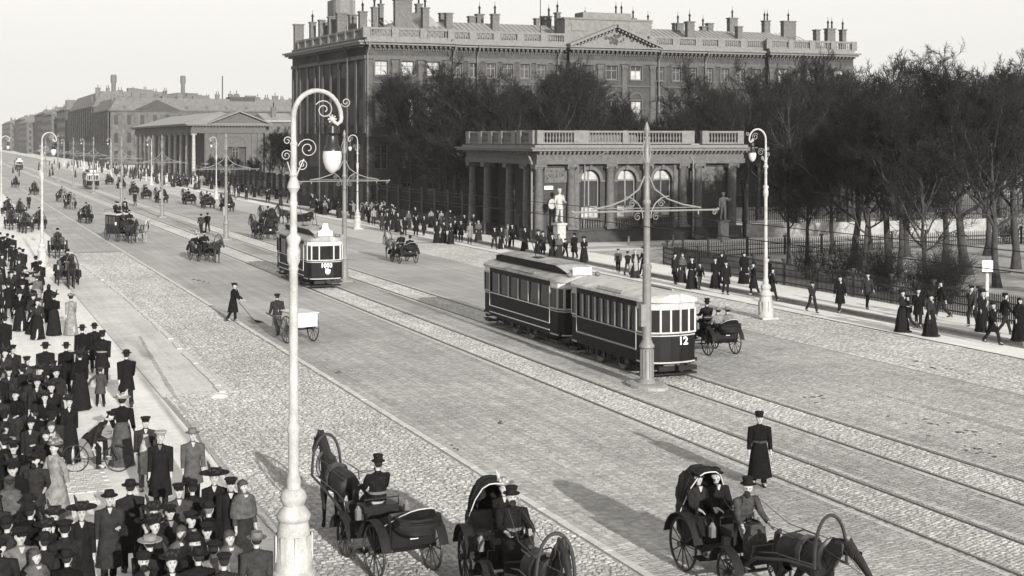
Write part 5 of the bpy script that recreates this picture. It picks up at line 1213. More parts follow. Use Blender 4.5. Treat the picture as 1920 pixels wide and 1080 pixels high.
        ln = MB(); wallseg(ln, zw - .1, zw - .06, .02, .012); wallseg(ln, zs + .02, zs + .07, .02, .012); P.append(N('lining', ln.me('lining', M_ivory), kind='stuff'))
        bf = MB(); bf.box((0, y0 + sg * .12, .42), (1.5, .14, .16)); bf.tube([(0, y0, .48), (0, y0 + sg * .42, .48)], .06, 8); bf.lathe([(.14, 0), (.14, .03)], 10, M=Matrix.Translation((0, y0 + sg * .42, .48)) @ Matrix.Rotation(R(90), 4, 'X')); bf.box((0, y0 - sg * .25, .2), (1.7, .5, .06))
        for sd in (-1, 1): bf.box((sd * .98, y0 - sg * .75, .35), (.22, .6, .05))
        P.append(N('buffer', bf.me('buffer', M_car)))
    # roof
    def roofring(y, s, dz=0): return [(x * s, y, z + dz) for x, z in ((-1.13, ze), (-1.1, ze + .09), (-.8, ze + .2), (-.4, ze + .28), (0, ze + .3), (.4, ze + .28), (.8, ze + .2), (1.1, ze + .09), (1.13, ze), (0, ze - .02))]
    rb = MB(); ys = [(-.08, .25, -.02), (-.04, .62, -.01), (.1, .84, 0), (.4, .97, 0), (.8, 1, 0), (L_ - .8, 1, 0), (L_ - .4, .97, 0), (L_ - .1, .84, 0), (L_ + .04, .62, -.01), (L_ + .08, .25, -.02)]
    rb.loft([roofring(y, s, dz) for y, s, dz in ys]); P.append(N('roof', rb.me('roof', M_troof if trailer else mat('tram_roof_dark', .2, .85, 2, .3, .3, fine=.2), True)))
    if motor:
        cb = MB(); cb.loft([[(-.55 * s, y, ze + .2), (-.55 * s, y, ze + .2 + .34 * s2), (-.3 * s, y, ze + .2 + .42 * s2), (.3 * s, y, ze + .2 + .42 * s2), (.55 * s, y, ze + .2 + .34 * s2), (.55 * s, y, ze + .2)] for y, s, s2 in ((.5, .8, .1), (.95, 1, .75), (1.5, 1, 1), (L_ - 1.5, 1, 1), (L_ - .95, 1, .75), (L_ - .5, .8, .1))])
        P.append(N('clerestory', cb.me('clerestory', M_tram, False)))
        ct = MB(); ct.loft([[(-.66 * s, y, ze + .22 + .36 * s2), (-.6 * s, y, ze + .25 + .40 * s2), (0, y, ze + .3 + .42 * s2), (.6 * s, y, ze + .25 + .40 * s2), (.66 * s, y, ze + .22 + .36 * s2)] for y, s, s2 in ((.42, .7, .08), (.9, 1, .74), (1.5, 1, 1), (L_ - 1.5, 1, 1), (L_ - .9, 1, .74), (L_ - .42, .7, .08))]); P.append(N('clerestory_roof', ct.me('clerestory_roof', mat('tram_roof_dark', .2), True)))
        sg_ = MB(); sg_.box((0, .28, ze + .42), (.82, .04, .28)); P.append(N('destination_board', sg_.me('destination_board', mat('board_white', .75, .5, 5, .05))))
        if crest: P.append(N('route_sign', MB().prism([(-.3, ze + .56), (.3, ze + .56), (.16, ze + .74), (.13, ze + .98), (-.13, ze + .98), (-.16, ze + .74)], .27, .3, 'y').me('route_sign', MATS['board_white'])))
        hl_ = MB()
        for x in (-.62, .62): hl_.lathe([(.1, 0), (.1, .16), (.04, .2)], 8, M=Matrix.Translation((x, .22, ze + .3)) @ Matrix.Rotation(R(90), 4, 'X'))
        P.append(N('headlight', hl_.me('headlight', M_metal)))
        bw_ = MB(); y0 = L_ * .45; bw_.box((0, y0, ze + .68), (.9, .7, .06)); bw_.tube([(-.4, y0, ze + .7), (-.45, y0 + .8, 4.6), (-.55, y0 + 1.1, 5.3), (.55, y0 + 1.1, 5.3), (.45, y0 + .8, 4.6), (.4, y0, ze + .7)], .018, 5); P.append(N('current_bow', bw_.me('current_bow', M_dark)))
    bd = MB()
    for sd in (-1, 1): bd.box((sd * 1.03, L_ * .45, ze + .18), (.03, L_ * .3, .13), ry=-sd * .7)
    P.append(N('side_board', bd.me('side_board', mat('faded_board', .22, .8, 6, .3)), kind='stuff'))
    wl = MB(); ax = (L_ / 2 - .95, L_ / 2 + .95)
    for y in ax:
        for sd in (-1, 1): P.append(N('wheel', MB().lathe([(.38, -.05), (.42, 0), (.38, .05)], 14, M=Matrix.Translation((sd * .76, y, .42)) @ Matrix.Rotation(R(90), 4, 'Y')).me('wheel', M_iron)))
    fr_ = MB()
    for sd in (-1, 1):
        fr_.box((sd * .86, L_ / 2, .52), (.08, 3.4, .12))
        for y in ax: fr_.box((sd * .9, y, .45), (.12, .26, .3))
        fr_.box((sd * .92, L_ / 2, .28), (.04, L_ - 3.2, .05))
        for k in range(8): fr_.box((sd * .92, 1.8 + k * (L_ - 3.6) / 7, .38), (.04, .05, .25))
    P.append(N('truck_frame', fr_.me('truck_frame', M_car)))
    if number: 
        tm = text_mesh(number, .34 if len(number) > 2 else .38, mat('number_white', .5, .5, 5, .05)); P.append(N('number', tm, loc=(0 if len(number) > 2 else .3, -.0, zw - .28), rot=(R(90), 0, 0)))
    if crest: 
        c_ = MB(); c_.lathe([(.16, 0), (.14, .02), (.05, .03)], 10, M=Matrix.Translation((.08, .03, zw - .62)) @ Matrix.Rotation(R(90), 4, 'X'), sy=1.1); c_.box((.08, .0, zw - .5), (.34, .02, .05), ry=.3); P.append(N('crest', c_.me('crest', M_tline)))
    return P
# ---- arc lamp posts
M_post = mat('cream_post_paint', .27, .6, 3, .22, .25, 25, fine=.12); M_bulb = mat('milk_glass', .36, .25, 3, .05); M_zinc = mat('black_housing', .015, .35, 5, .2)
def spiral(cx, cz, r, turns, a0, y=0, sg=1, n=22): return [(cx + r * (1 - .8 * k / n) * cos(a0 + sg * turns * 2 * pi * k / n), y, cz + r * (1 - .8 * k / n) * sin(a0 + sg * turns * 2 * pi * k / n)) for k in range(n + 1)]
def arc_lamp():
    b = MB(); b.box((0, 0, .05), (.9, .9, .1))
    b.lathe([(.42, .1), (.42, .16), (.37, .2), (.35, .5), (.31, .95), (.28, 1.12), (.32, 1.16), (.33, 1.24), (.29, 1.3), (.2, 1.42), (.24, 1.5), (.26, 1.58), (.22, 1.68), (.15, 1.74)], 20)
    for k in range(8): a = 2 * pi * k / 8; b.box((.35 * cos(a), .35 * sin(a), .62), (.03, .12, .5), rz=a)
    P = [N('base', b.me('base', M_post, True))]
    b = MB(); b.lathe([(r_0 * .84, z_0) for r_0, z_0 in [(.16, 1.74), (.17, 1.9), (.12, 2.05), (.13, 2.3), (.125, 2.8), (.15, 2.85), (.15, 2.92), (.115, 3.0), (.105, 3.9), (.1, 5.9), (.12, 5.95), (.1, 6.0), (.15, 6.1), (.16, 6.3), (.12, 6.4), (.17, 6.5), (.17, 6.55), (.085, 6.62), (.08, 7.15), (.1, 7.2), (.08, 7.25), (.075, 7.4), (.15, 7.5), (.13, 7.58), (.075, 7.7), (.1, 7.74), (.072, 7.8), (.07, 8.3), (.09, 8.34), (.06, 8.4), (.06, 8.78)]], 14)
    P.append(N('pole', b.me('pole', M_post, True)))
    a_ = [(0, 0, 8.75)] + [(.47 - .47 * cos(t), 0, 8.85 + .52 * sin(t)) for t in [pi * k / 14 * 1.0 for k in range(15)]] + [(.93, 0, 8.78), (.86, 0, 8.72), (.78, 0, 8.78)]
    b = MB(); b.tube(a_, [.05] * 8 + [.043] * (len(a_) - 8), 8); b.ball((.76, 0, 8.82), .06, 8, 5); P.append(N('arm', b.me('arm', M_post, True)))
    q = MB(); q.tube(spiral(.60, 9.0, .19, 1.6, 2.6, sg=-1), .010, 5); q.tube(spiral(.28, 8.25, .2, 1.7, 2.9, sg=-1), .009, 5); q.tube(spiral(.17, 7.95, .11, 1.5, -2.5), .009, 5); q.tube(spiral(-.14, 8.12, .11, 1.6, .2), .009, 5); q.tube(spiral(-.12, 8.4, .09, 1.4, -.5), .009, 5); q.tube(spiral(1.03, 9.15, .1, 1.5, 3.4), .009, 5)
    q.tube([(-.12, 0, 8.0), (-.03, 0, 7.7), (.05, 0, 7.72), (.2, 0, 8.05)], .014, 5)
    for k in range(8): q.ball((.76 + .07 * cos(k * .785), 0, 8.82 + .07 * sin(k * .785)), .022, 5, 4)
    P.append(N('scrollwork', q.me('scrollwork', M_post, True)))
    b = MB(); b.tube([(.76, 0, 8.8), (.76, 0, 8.7)], .02, 5); b.lathe([(.03, 8.72), (.09, 8.68), (.1, 8.55), (.065, 8.52), (.11, 8.49), (.125, 8.32), (.17, 8.27), (.18, 8.2)], 12, (.76, 0, 0)); P.append(N('lamp_housing', b.me('lamp_housing', M_zinc, True)))
    P.append(N('globe', MB().lathe([(.18, 8.2), (.19, 8.1), (.175, 7.98), (.13, 7.86), (.06, 7.79), (.02, 7.77)], 14, (.76, 0, 0)).me('globe', M_bulb, True)))
    return P
LAMP = arc_lamp()
M_tpole = mat('tram_pole_paint', .13, .5, 5, .15)
def tram_pole():
    b = MB(); b.box((0, 0, .06), (.8, .8, .12)); b.lathe([(.33, .12), (.3, .2), (.24, .26), (.22, .3), (.21, 1.3), (.26, 1.35), (.26, 1.42), (.2, 1.5), (.17, 1.6)], 16)
    for k in range(12): a = 2 * pi * k / 12; b.box((.225 * cos(a), .225 * sin(a), .8), (.03, .035, .95), rz=a)
    P = [N('base', b.me('base', M_tpole, True))]
    b = MB(); b.lathe([(.155, 1.6), (.145, 4.0), (.17, 4.05), (.17, 4.15), (.12, 4.2), (.105, 6.2), (.14, 6.25), (.14, 6.35), (.095, 6.4), (.085, 7.6), (.13, 7.65), (.09, 7.7), (.08, 8.4), (.12, 8.5), (.05, 8.55), (.08, 8.7), (.1, 8.8), (.02, 9.05)], 12); b.box((-.19, -.05, 2.45), (.2, .2, .75)); P.append(N('pole', b.me('pole', M_tpole, True)))
    q = MB()
    for sd in (-1, 1):
        q.tube([(sd * .1, 0, 6.0), (sd * 2.75, 0, 6.0)], .035, 6); q.tube([(sd * .1, 0, 6.1), (sd * 2.0, 0, 6.1)], .015, 5)
        q.tube([(sd * .08, 0, 7.2), (sd * .3, 0, 6.75), (sd * .8, 0, 6.4), (sd * 1.4, 0, 6.2), (sd * 2.1, 0, 6.08)], .03, 6)
        q.tube([(sd * (.85 - .7 * cos(t)), 0, 5.75 + .75 * sin(t)) for t in [pi * .5 * k / 8 for k in range(9)]], .022, 5)
        q.tube([(p[0] * 1, p[1], p[2]) for p in spiral(sd * .55, 6.25, .14, 1.5, 0)], .016, 5); q.tube(spiral(sd * 2.65, 5.9, .1, 1.4, 0), .016, 5); q.tube(spiral(sd * .35, 5.8, .14, 1.4, 1), .014, 5); q.ball((sd * 2.78, 0, 6.02), .06, 6, 4)
        q.tube([(sd * .1, 0, 7.7), (sd * .16, 0, 8.1), (sd * .08, 0, 8.4)], .02, 5)
        q.tube([(sd * 2.0, 0, 6.0), (sd * 2.0, 0, 5.85)], .03, 5)
    P.append(N('cross_arm', q.me('cross_arm', M_tpole, True)))
    return P
TPOLE = tram_pole()
# ---------------------------------------------------------------- street furniture
def GZ(px, py, z=0.):               # point seen at height z
    Y = FPX * (EYE - z) / (py - HOR); X = (px - 960) / FPX * Y
    return (X * cos(TH) + Y * sin(TH), -X * sin(TH) + Y * cos(TH))
thing('street_lamp', LAMP, (6.22, 26.8, 0), 0, 1.0, 'tall cream arc lamp post nearest the camera, its globe hanging to the right', 'street lamp')
for i, s_ in enumerate((98.3, 170, 241, 312)): thing('street_lamp', LAMP, (6.0, s_, 0), 0, .955, ['cream arc lamp post beside the two cabs queueing at the left pavement', 'arc lamp post at the very left edge beyond the waiting cabs', 'third arc lamp post of the left row', 'farthest arc lamp post of the left row'][i], 'street lamp', 'arc lamps along the avenue')
for i, s_ in enumerate((57.7, 130.7, 206, 275, 345, 415, 486)): thing('street_lamp', LAMP, (36.0 if i == 0 else 36.5, s_, 0), pi, .955, ['cream arc lamp post on the right, globe over the road, near the low fence', 'arc lamp post in front of the dark garden trees left of the pavilion', 'arc lamp post before the pediment of the colonnade building', 'arc lamp post before the middle of the colonnade', 'arc lamp post past the far end of the colonnade', 'far arc lamp post before the pale arched building', 'farthest arc lamp post of the right row'][i], 'street lamp', 'arc lamps along the avenue')
for i, s_ in enumerate((43.3, 82.2, 120.4, 158.4, 196.5, 235, 273, 311, 350)):
    thing('tram_pole', TPOLE, (22.15 if i else 22.3, s_, 0), 0, 1, 'tram pole with scrolled cross arm, ' + ['nearest, in front of the double tram', 'second, right of the oncoming single tram', 'third, by the horse cab turning left', 'fourth, beyond the two walking men', 'fifth along the tracks', 'sixth along the tracks, by the far tram', 'seventh along the tracks', 'eighth along the tracks', 'ninth and farthest'][i], 'pole', 'tram poles between the tracks')
for x in (20.09, 23.9):
    b = MB(); b.tube([(x, 10, 5.75), (x, 400, 5.75)], .013, 4); single('overhead_wire', b.me('overhead_wire', M_dark), label='thin overhead tram wire above the ' + ('left' if x < 22 else 'right') + ' track', cat='wire')
tr1 = tram(8.6, 4, True, '1003', crest=True); thing('tram', tr1, (20.09, 78.4, 0), 0, 1, 'dark single tram numbered 1003 on the left track, white board on its roof', 'tram')
tr2 = tram(9.1, 6, True, None); thing('tram', tr2, (23.9, 51.8, 0), 0, 1, 'dark motor tram with raised roof ridge, coupled behind the low trailer car', 'tram')
tr3 = tram(7.1, 9, False, '12', trailer=True, plat=1.0); thing('tram', tr3, (23.9, 44.2, 0), 0, 1, 'low trailer car numbered 12 with cream window posts, front of the double tram', 'tram')
thing('tram', tr2, (23.9, 254, 0), 0, 1, 'small far tram on the right track near the waiting cabs', 'tram', 'far trams'); thing('tram', tr2, (20.1, 430, 0), 0, 1, 'tiny tram far down the avenue at the left', 'tram', 'far trams')
# island plinth under the nearest pole
single('pole_plinth', MB().lathe([(.9, 0), (.88, .1), (.7, .14)], 14, sx=.7, sy=1.2).me('pole_plinth', M_kerb), (22.3, 43.3, .002), kind='structure')
S.objects['pole_plinth'].data.materials[0] = MATS['dark_kerb']
# notice board
nb = GZ(1850, 622, .13)
thing('notice_board', [N('post', MB().tube([(0, 0, 0), (0, 0, 2.75)], .1, 8).me('post', mat('pale_wood', .3, .8, 5, .2), True)), N('board', MB().box((0, -.1, 3.0), (.48, .05, .5)).me('board', MATS['board_white'])), N('board_arm', MB().box((.4, -.1, 2.7), (1.3, .04, .05)).me('board_arm', M_dark))], (nb[0], nb[1], .13), -.35, .95, 'small white notice board on a pale post behind the low fence', 'sign')
# ---- statues before the pavilion
def merged(parts, m, name):
    b = MB()
    for p in parts:
        me = p.me; k = len(b.v); b.v += [tuple(v.co) for v in me.vertices]; b.f += [tuple(k + i for i in f.vertices) for f in me.polygons]
    return b.me(name, m, True)
fg = merged(person(stride=.12, armL=(.2, .2, 1.2), armR=(.0, .3, .6), hem=.72, hat='fur', collar=0), M_stat, 'figure')
pd = MB(); pd.box((0, 0, .1), (.95, .95, .2)); pd.box((0, 0, .9), (.75, .75, 1.4)); pd.box((0, 0, 1.68), (.92, .92, .16)); pdm = pd.me('pedestal', M_stat)
shd = MB().lathe([(.42, 0), (.36, .05), (.1, .1)], 14).me('shield', M_stat, True)
thing('statue', [N('pedestal', pdm), N('figure', fg, loc=(0, 0, 1.76), sc=(1.5, 1.5, 1.5)), N('shield', shd, loc=(.75, .1, 3.3), rot=(R(90), 0, .3))], (46.0, 104.6, .03), pi + .1, 1, 'pale stone warrior statue on a pedestal at the left end of the pavilion front', 'statue')
fg2 = merged(person(stride=.15, armL=(.9, .6, 1.2), armR=(.1, .3, .4), hem=.8, hat='fur', collar=0), M_stat, 'figure')
thing('statue', [N('pedestal', pdm), N('figure', fg2, loc=(0, 0, 1.76), sc=(1.35, 1.35, 1.35))], (61.0, 104.4, .03), pi - .2, .95, 'darker small warrior statue on a pedestal at the right end of the pavilion front', 'statue')
for y in (110.2, 115.0): thing('statue', [N('pedestal', pdm), N('figure', fg, loc=(0, 0, 1.76), sc=(1.4, 1.4, 1.4))], (46.2, y, .23), pi / 2, 1, 'shaded statue inside the colonnaded porch of the pavilion, ' + ('nearer one' if y < 112 else 'farther one'), 'statue', 'statues in the porch')
# ---- cabs and their people
A_, B_ = 'down', 'up'
x, y = G(755, 1078); cab(x, y, R(7), 'down', 0, 'coachman', (), 'open black cab with folded leather hood, rear wheels at the bottom edge of the photo', 'dark horse seen from behind under a bow, right of the big lamp post', 'cab driver in low crowned hat seen from behind, light belt at his waist', hc=.025)
cab(9.75, 25.2, R(173), 'up', 1, 'coachman', [('sit_w', -.18, 'passenger in a white hat half hidden under the raised hood of the middle cab', .03)], 'black cab with raised hood edged white at the bottom centre', 'horse of the middle cab, cut off by the bottom edge', 'bareheaded looking cab driver with hands together on the middle cab', coatc=.03)
cab(14.0, 24.5, R(181), 'up', 3, 'coachman2', [('sit_m', -.2, 'passenger in a flat dark hat deep under the hood of the right cab', .03), ('sit_cap', .2, 'passenger leaning out beside the driver of the right cab', .05)], 'black cab with raised hood moving right at the bottom right, policeman behind it', 'dark trotting horse with lowered head at the bottom right corner', 'cab driver in a grey coat leaning forward with reins at the bottom right', coatc=.13)
cab(6.7, 87.6, R(180), 'down', 0, 'coachman', [('sit_m', 0, 'passenger in the first cab by the left lamp post', .03)], 'cab with tall pale bow coming along the left pavement by the walking ladies', 'dark horse under a pale bow facing the camera on the left pavement edge', 'driver of the cab beside the left lamp post')
cab(7.7, 108.5, R(176), 'down', 1, 'coachman', (), 'second cab close behind the one with the pale bow', 'horse of the second cab at the left lamp post', 'driver of the second cab, only his cap above the horse')
x, y = G(372, 487); cab(x, y, R(190), 'down', 3, 'coachman', [('sit_w', 0, 'woman in a white hat riding in the cab left of the single tram', .03)], 'cab rolling right towards the tram tracks, left of the single tram', 'brown horse with a pale face and bow left of the single tram', 'driver in a dark cap on the cab left of the single tram', hc=.07)
x, y = G(503, 450); cab(x, y, R(8), 'up', 1, 'coachman', (), 'cab with hood behind the roof of the single tram', 'tall dark horse with white blaze facing left behind the single tram', 'driver of the cab behind the single tram', hc=.03)
x, y = G(508, 428); cab(x, y, R(2), 'up', 0, 'coachman', [('sit_m', 0, 'passenger in the hooded cab farther behind the single tram', .03)], 'hooded cab seen from behind beyond the single tram', 'horse of the hooded cab beyond the single tram', 'driver of the hooded cab beyond the single tram')
x, y = G(572, 424); cab(x, y, R(25), 'down', 2, None, (), 'low open cart beyond the big lamp post', 'dark horse partly hidden by the big lamp post pole', '')
x, y = G(764, 494); cab(x, y, R(3), 'down', 2, 'coachman', [('sit_m', .15, 'man in bowler riding in the open cab before the garden fence', .03)], 'open cab with folded hood driving away between the single tram and the pavement', 'white and grey horse under a bow, left of the open cab', 'driver sitting high on the open cab before the garden', hc=.4)
cab(28.3, 48.6, R(-2), 'down', 2, 'coachman', [('sit_w2', -.2, 'woman in a pale blouse and straw hat in the cab right of the trailer', .5), ('sit_w2', .22, 'second pale clad passenger beside the woman in the straw hat', .4)], 'open cab with thin spoked wheels just right of the trailer car', 'horse hidden behind the trailer car', 'cab driver in a tall cap above the trailer car roof edge')
ti = 'black cab in the queue along the right side of the avenue, far off'
for k, (px, py) in enumerate(((428, 397), (392, 391), (357, 384), (305, 381), (275, 374), (252, 366), (228, 354), (206, 346))):
    x, y = G(px, py); cab(x, y, R(random.uniform(-4, 6)), 'down' if k % 3 else 'up', k % 3, 'coachman', [('sit_m', .1, 'passenger of the %s cab in the right hand queue' % ORD[k], .03)] if k % 2 else (), '%s black cab of the far right hand queue, counted from the near end' % ORD[k], 'dark horse of the %s cab in the right hand queue' % ORD[k], 'driver of the %s cab in the right hand queue' % ORD[k], group='cabs queueing on the right', hc=random.choice((.03, .05, .03)), gh='horses of the right hand queue')
for k, (px, py, w_) in enumerate(((165, 420, .035), (135, 393, .5), (118, 379, .45), (66, 366, .04), (30, 352, .04))):
    x, y = G(px, py); cab(x, y + 3.4, R(180), 'up' if k % 2 else 'down', k % 3, 'coachman', (), ['single cab driving towards the camera left of the big coach', 'cab behind the nearest of two white horses', 'cab behind the farther of two white horses', 'dark cab far up the left side of the road', 'farthest cab on the left side of the road'][k],
        ['dark horse of the single cab left of the big coach', 'nearest of two white horses trotting towards the camera', 'farther of two white horses trotting towards the camera', 'dark horse far up the left side of the road', 'farthest horse on the left side of the road'][k], 'small far driver on the cab ' + ['left of the big coach', 'with the nearest white horse', 'with the farther white horse', 'far up the left side', 'farthest up the left side'][k], hc=w_)
for k, (px, py) in enumerate(((22, 428), (50, 434), (72, 428), (12, 403), (38, 407))):
    x, y = G(px, py); cab(x, y, R(178 + random.uniform(-5, 5)), 'down', k % 3, 'coachman', (), '%s dark cab of the bunch standing at the left pavement' % ORD[k], 'dark horse of the %s cab bunched at the left pavement' % ORD[k], 'driver of the %s cab bunched at the left pavement' % ORD[k], group='cabs bunched at the left pavement', gh='horses bunched at the left pavement')
# big closed coach (horse omnibus)
def coach_parts():
    P = []; b = MB(); b.prism([(-.9, 1.0), (-.75, .6), (1.3, .6), (1.45, 1.0), (1.45, 2.15), (-.9, 2.15)], -.68, .68, 'x'); P.append(N('body', b.me('body', M_car)))
    P.append(N('roof', MB().loft([[(x, y, z) for x, z in ((-.8, 2.2), (-.7, 2.3), (0, 2.38), (.7, 2.3), (.8, 2.2))] for y in (-1.1, 1.65)]).me('roof', mat('coach_roof', .3, .7, 4, .2))))
    for sd in (-1, 1):
        for k in range(3): P.append(N('window_pane', MB().box((sd * .69, -.5 + k * .75, 1.72), (.02, .55, .6)).me('window_pane', M_tglass)))
        P.append(N('wheel', wheel_me(.58, 14), loc=(sd * .8, -.2, .6))); P.append(N('wheel', wheel_me(.45, 12), loc=(sd * .75, 2.0, .48)))
        P.append(N('lamp', MB().box((sd * .74, 1.5, 1.5), (.12, .12, .25)).me('lamp', M_pale)))
    P.append(N('driver_seat', MB().box((0, 2.0, 1.45), (1.0, .5, .5)).box((0, 2.6, 1.0), (1.0, .7, .06)).me('driver_seat', M_car)))
    P.append(N('running_gear', MB().tube([(-.8, -.2, .6), (.8, -.2, .6)], .04, 6).tube([(-.75, 2.0, .48), (.75, 2.0, .48)], .04, 6).tube([(0, 2.2, .6), (0, 5.4, .95)], .04, 6).me('running_gear', M_wheel, True)))
    P.append(N('roof_rail', MB().tube([(-.7, -1, 2.4), (-.7, -1, 2.6), (.7, -1, 2.6), (.7, -1, 2.4)], .02, 5).me('roof_rail', M_dark)))
    return P
cx, cy = G(222, 452); ca = R(196); thing('coach', coach_parts(), (cx, cy + 1, 0), ca, 1, 'large closed black coach with people on its roof drawn by two horses', 'coach')
for dx, c_, l_ in ((-.5, .55, 'white horse of the large coach'), (.5, .035, 'dark horse harnessed beside the white one at the large coach')):
    hx, hy = rot(cx, cy + 1, dx, 4.2, ca); thing('horse', HP[1 if dx < 0 else 2], (hx, hy, 0), ca, 1, l_, 'horse', None, {'body': c_, 'mane': c_ * .7, 'tail': c_ * .7})
for i, (dx, dy, z, k) in enumerate(((-.25, 2.0, .82, 'coachman'), (.25, 2.0, .82, 'sit_cap'), (-.3, .9, 1.5, 'sit_m'), (.3, .9, 1.5, 'sit_m'), (0, -.2, 1.5, 'sit_cap'))):
    hx, hy = rot(cx, cy + 1, dx, dy, ca); put_person(k, hx, hy, ca, ['driver of the large coach', 'man beside the driver of the large coach', 'left of the two men side by side on the coach roof', 'right of the two men side by side on the coach roof', 'man alone at the rear of the coach roof'][i], z=z)
# white hand cart
cp = [N('box', MB().box((0, 0, 1.0), (.9, 1.5, .55)).box((0, 0, 1.29), (1.0, 1.6, .04)).me('box', M_pale)), N('axle', MB().tube([(-.62, 0, .55), (.62, 0, .55)], .035, 6).box((-.3, 0, .66), (.08, 1.4, .12)).box((.3, 0, .66), (.08, 1.4, .12)).me('axle', M_wheel)),
      N('wheel', wheel_me(.55, 12), loc=(.6, 0, .58)), N('wheel', wheel_me(.55, 12), loc=(-.6, 0, .58)), N('shaft', MB().tube([(.35, .6, .75), (.35, 2.6, 1.0)], .03, 6).me('shaft', M_wheel)), N('shaft', MB().tube([(-.35, .6, .75), (-.35, 2.6, 1.0)], .03, 6).me('shaft', M_wheel))]
x, y = G(562, 642); thing('hand_cart', cp, (x, y, 0), R(12), 1, 'white two wheeled box cart behind the big lamp post pole', 'cart')
x, y = G(536, 632); put_person('m_white', x - .2, y + .8, R(10), 'man pushing beside the white box cart, pale apron straps on his back')
# bicycle
def bicycle():
    w_ = MB(); w_.tube([(0, .335 * cos(2 * pi * k / 28), .335 * sin(2 * pi * k / 28)) for k in range(29)], .018, 5, cap=False)
    for k in range(18): a = 2 * pi * k / 18; w_.tube([(0, 0, 0), (0, .33 * cos(a), .33 * sin(a))], .003, 3)
    w_.tube([(-.04, 0, 0), (.04, 0, 0)], .03, 6); wm = w_.me('wheel', M_wheel, True)
    f = MB(); bb, se, hd_, re_, fr_ = (0, -.02, .32), (0, -.18, .82), (0, .40, .80), (0, -.52, .35), (0, .56, .35)
    for a, b in ((bb, se), (se, (0, .38, .84)), (bb, (0, .42, .68)), (bb, re_), (se, re_), ((0, .37, .9), (0, .43, .66)), ((0, .43, .66), fr_)): f.tube([a, b], .016, 6)
    g = MB(); g.tube([(-.24, .22, .98), (-.2, .34, 1.0), (0, .38, .98), (.2, .34, 1.0), (.24, .22, .98)], .014, 6); s_ = MB(); s_.ball((0, -.2, .88), (.09, .14, .035), 8, 5)
    p = MB(); p.tube([(-.1, .12, .24), (0, 0, .32), (.1, -.14, .4)], .014, 5); p.box((-.13, .12, .24), (.09, .08, .02)); p.box((.13, -.14, .4), (.09, .08, .02)); p.lathe([(.1, 0), (.1, .01)], 14, M=Matrix.Translation((.04, 0, .32)) @ Matrix.Rotation(R(90), 4, 'Y'))
    return [N('wheel', wm, loc=(0, -.52, .35)), N('wheel', wm, loc=(0, .56, .35)), N('frame', f.me('frame', M_wheel, True)), N('handlebar', g.me('handlebar', M_metal, True)), N('saddle', s_.me('saddle', M_leather, True)), N('pedals', p.me('pedals', M_wheel))]
bx, by = G(180, 886); ba = R(-108); thing('bicycle', bicycle(), (bx, by, .01), ba, 1, 'bicycle crossing the pavement to the right, ridden by a boy', 'bicycle')
rx, ry = rot(bx, by, 0, -.2, ba); put_person('cyclist', rx, ry, ba, 'boy in a cap bent forward on the bicycle', z=.12)
# policeman, sweeper with broom
x, y = G(1424, 913); put_person('police', x, y, R(160), 'policeman in a long black belted coat standing alone in the roadway', sc=1.0)
x, y = G(437, 603); put_person('sweeper', x, y, R(-125), 'street sweeper in a dark coat bending to his broom on the carriageway')
br = MB(); br.tube([(0, .28, .92), (.05, 1.05, .12)], .016, 6); q = MB(); r_ = random.Random(2)
for _ in range(40): q.tube([(.05, 1.0, .14), (.05 + r_.uniform(-.25, .25), 1.35 + r_.uniform(-.1, .2), .02)], [.01, .004], 3)
thing('broom', [N('handle', br.me('handle', M_wheel, True)), N('bristles', q.me('bristles', M_twig), kind='stuff')], (x, y, 0), R(-125), 1, 'long handled twig broom held by the street sweeper', 'broom')
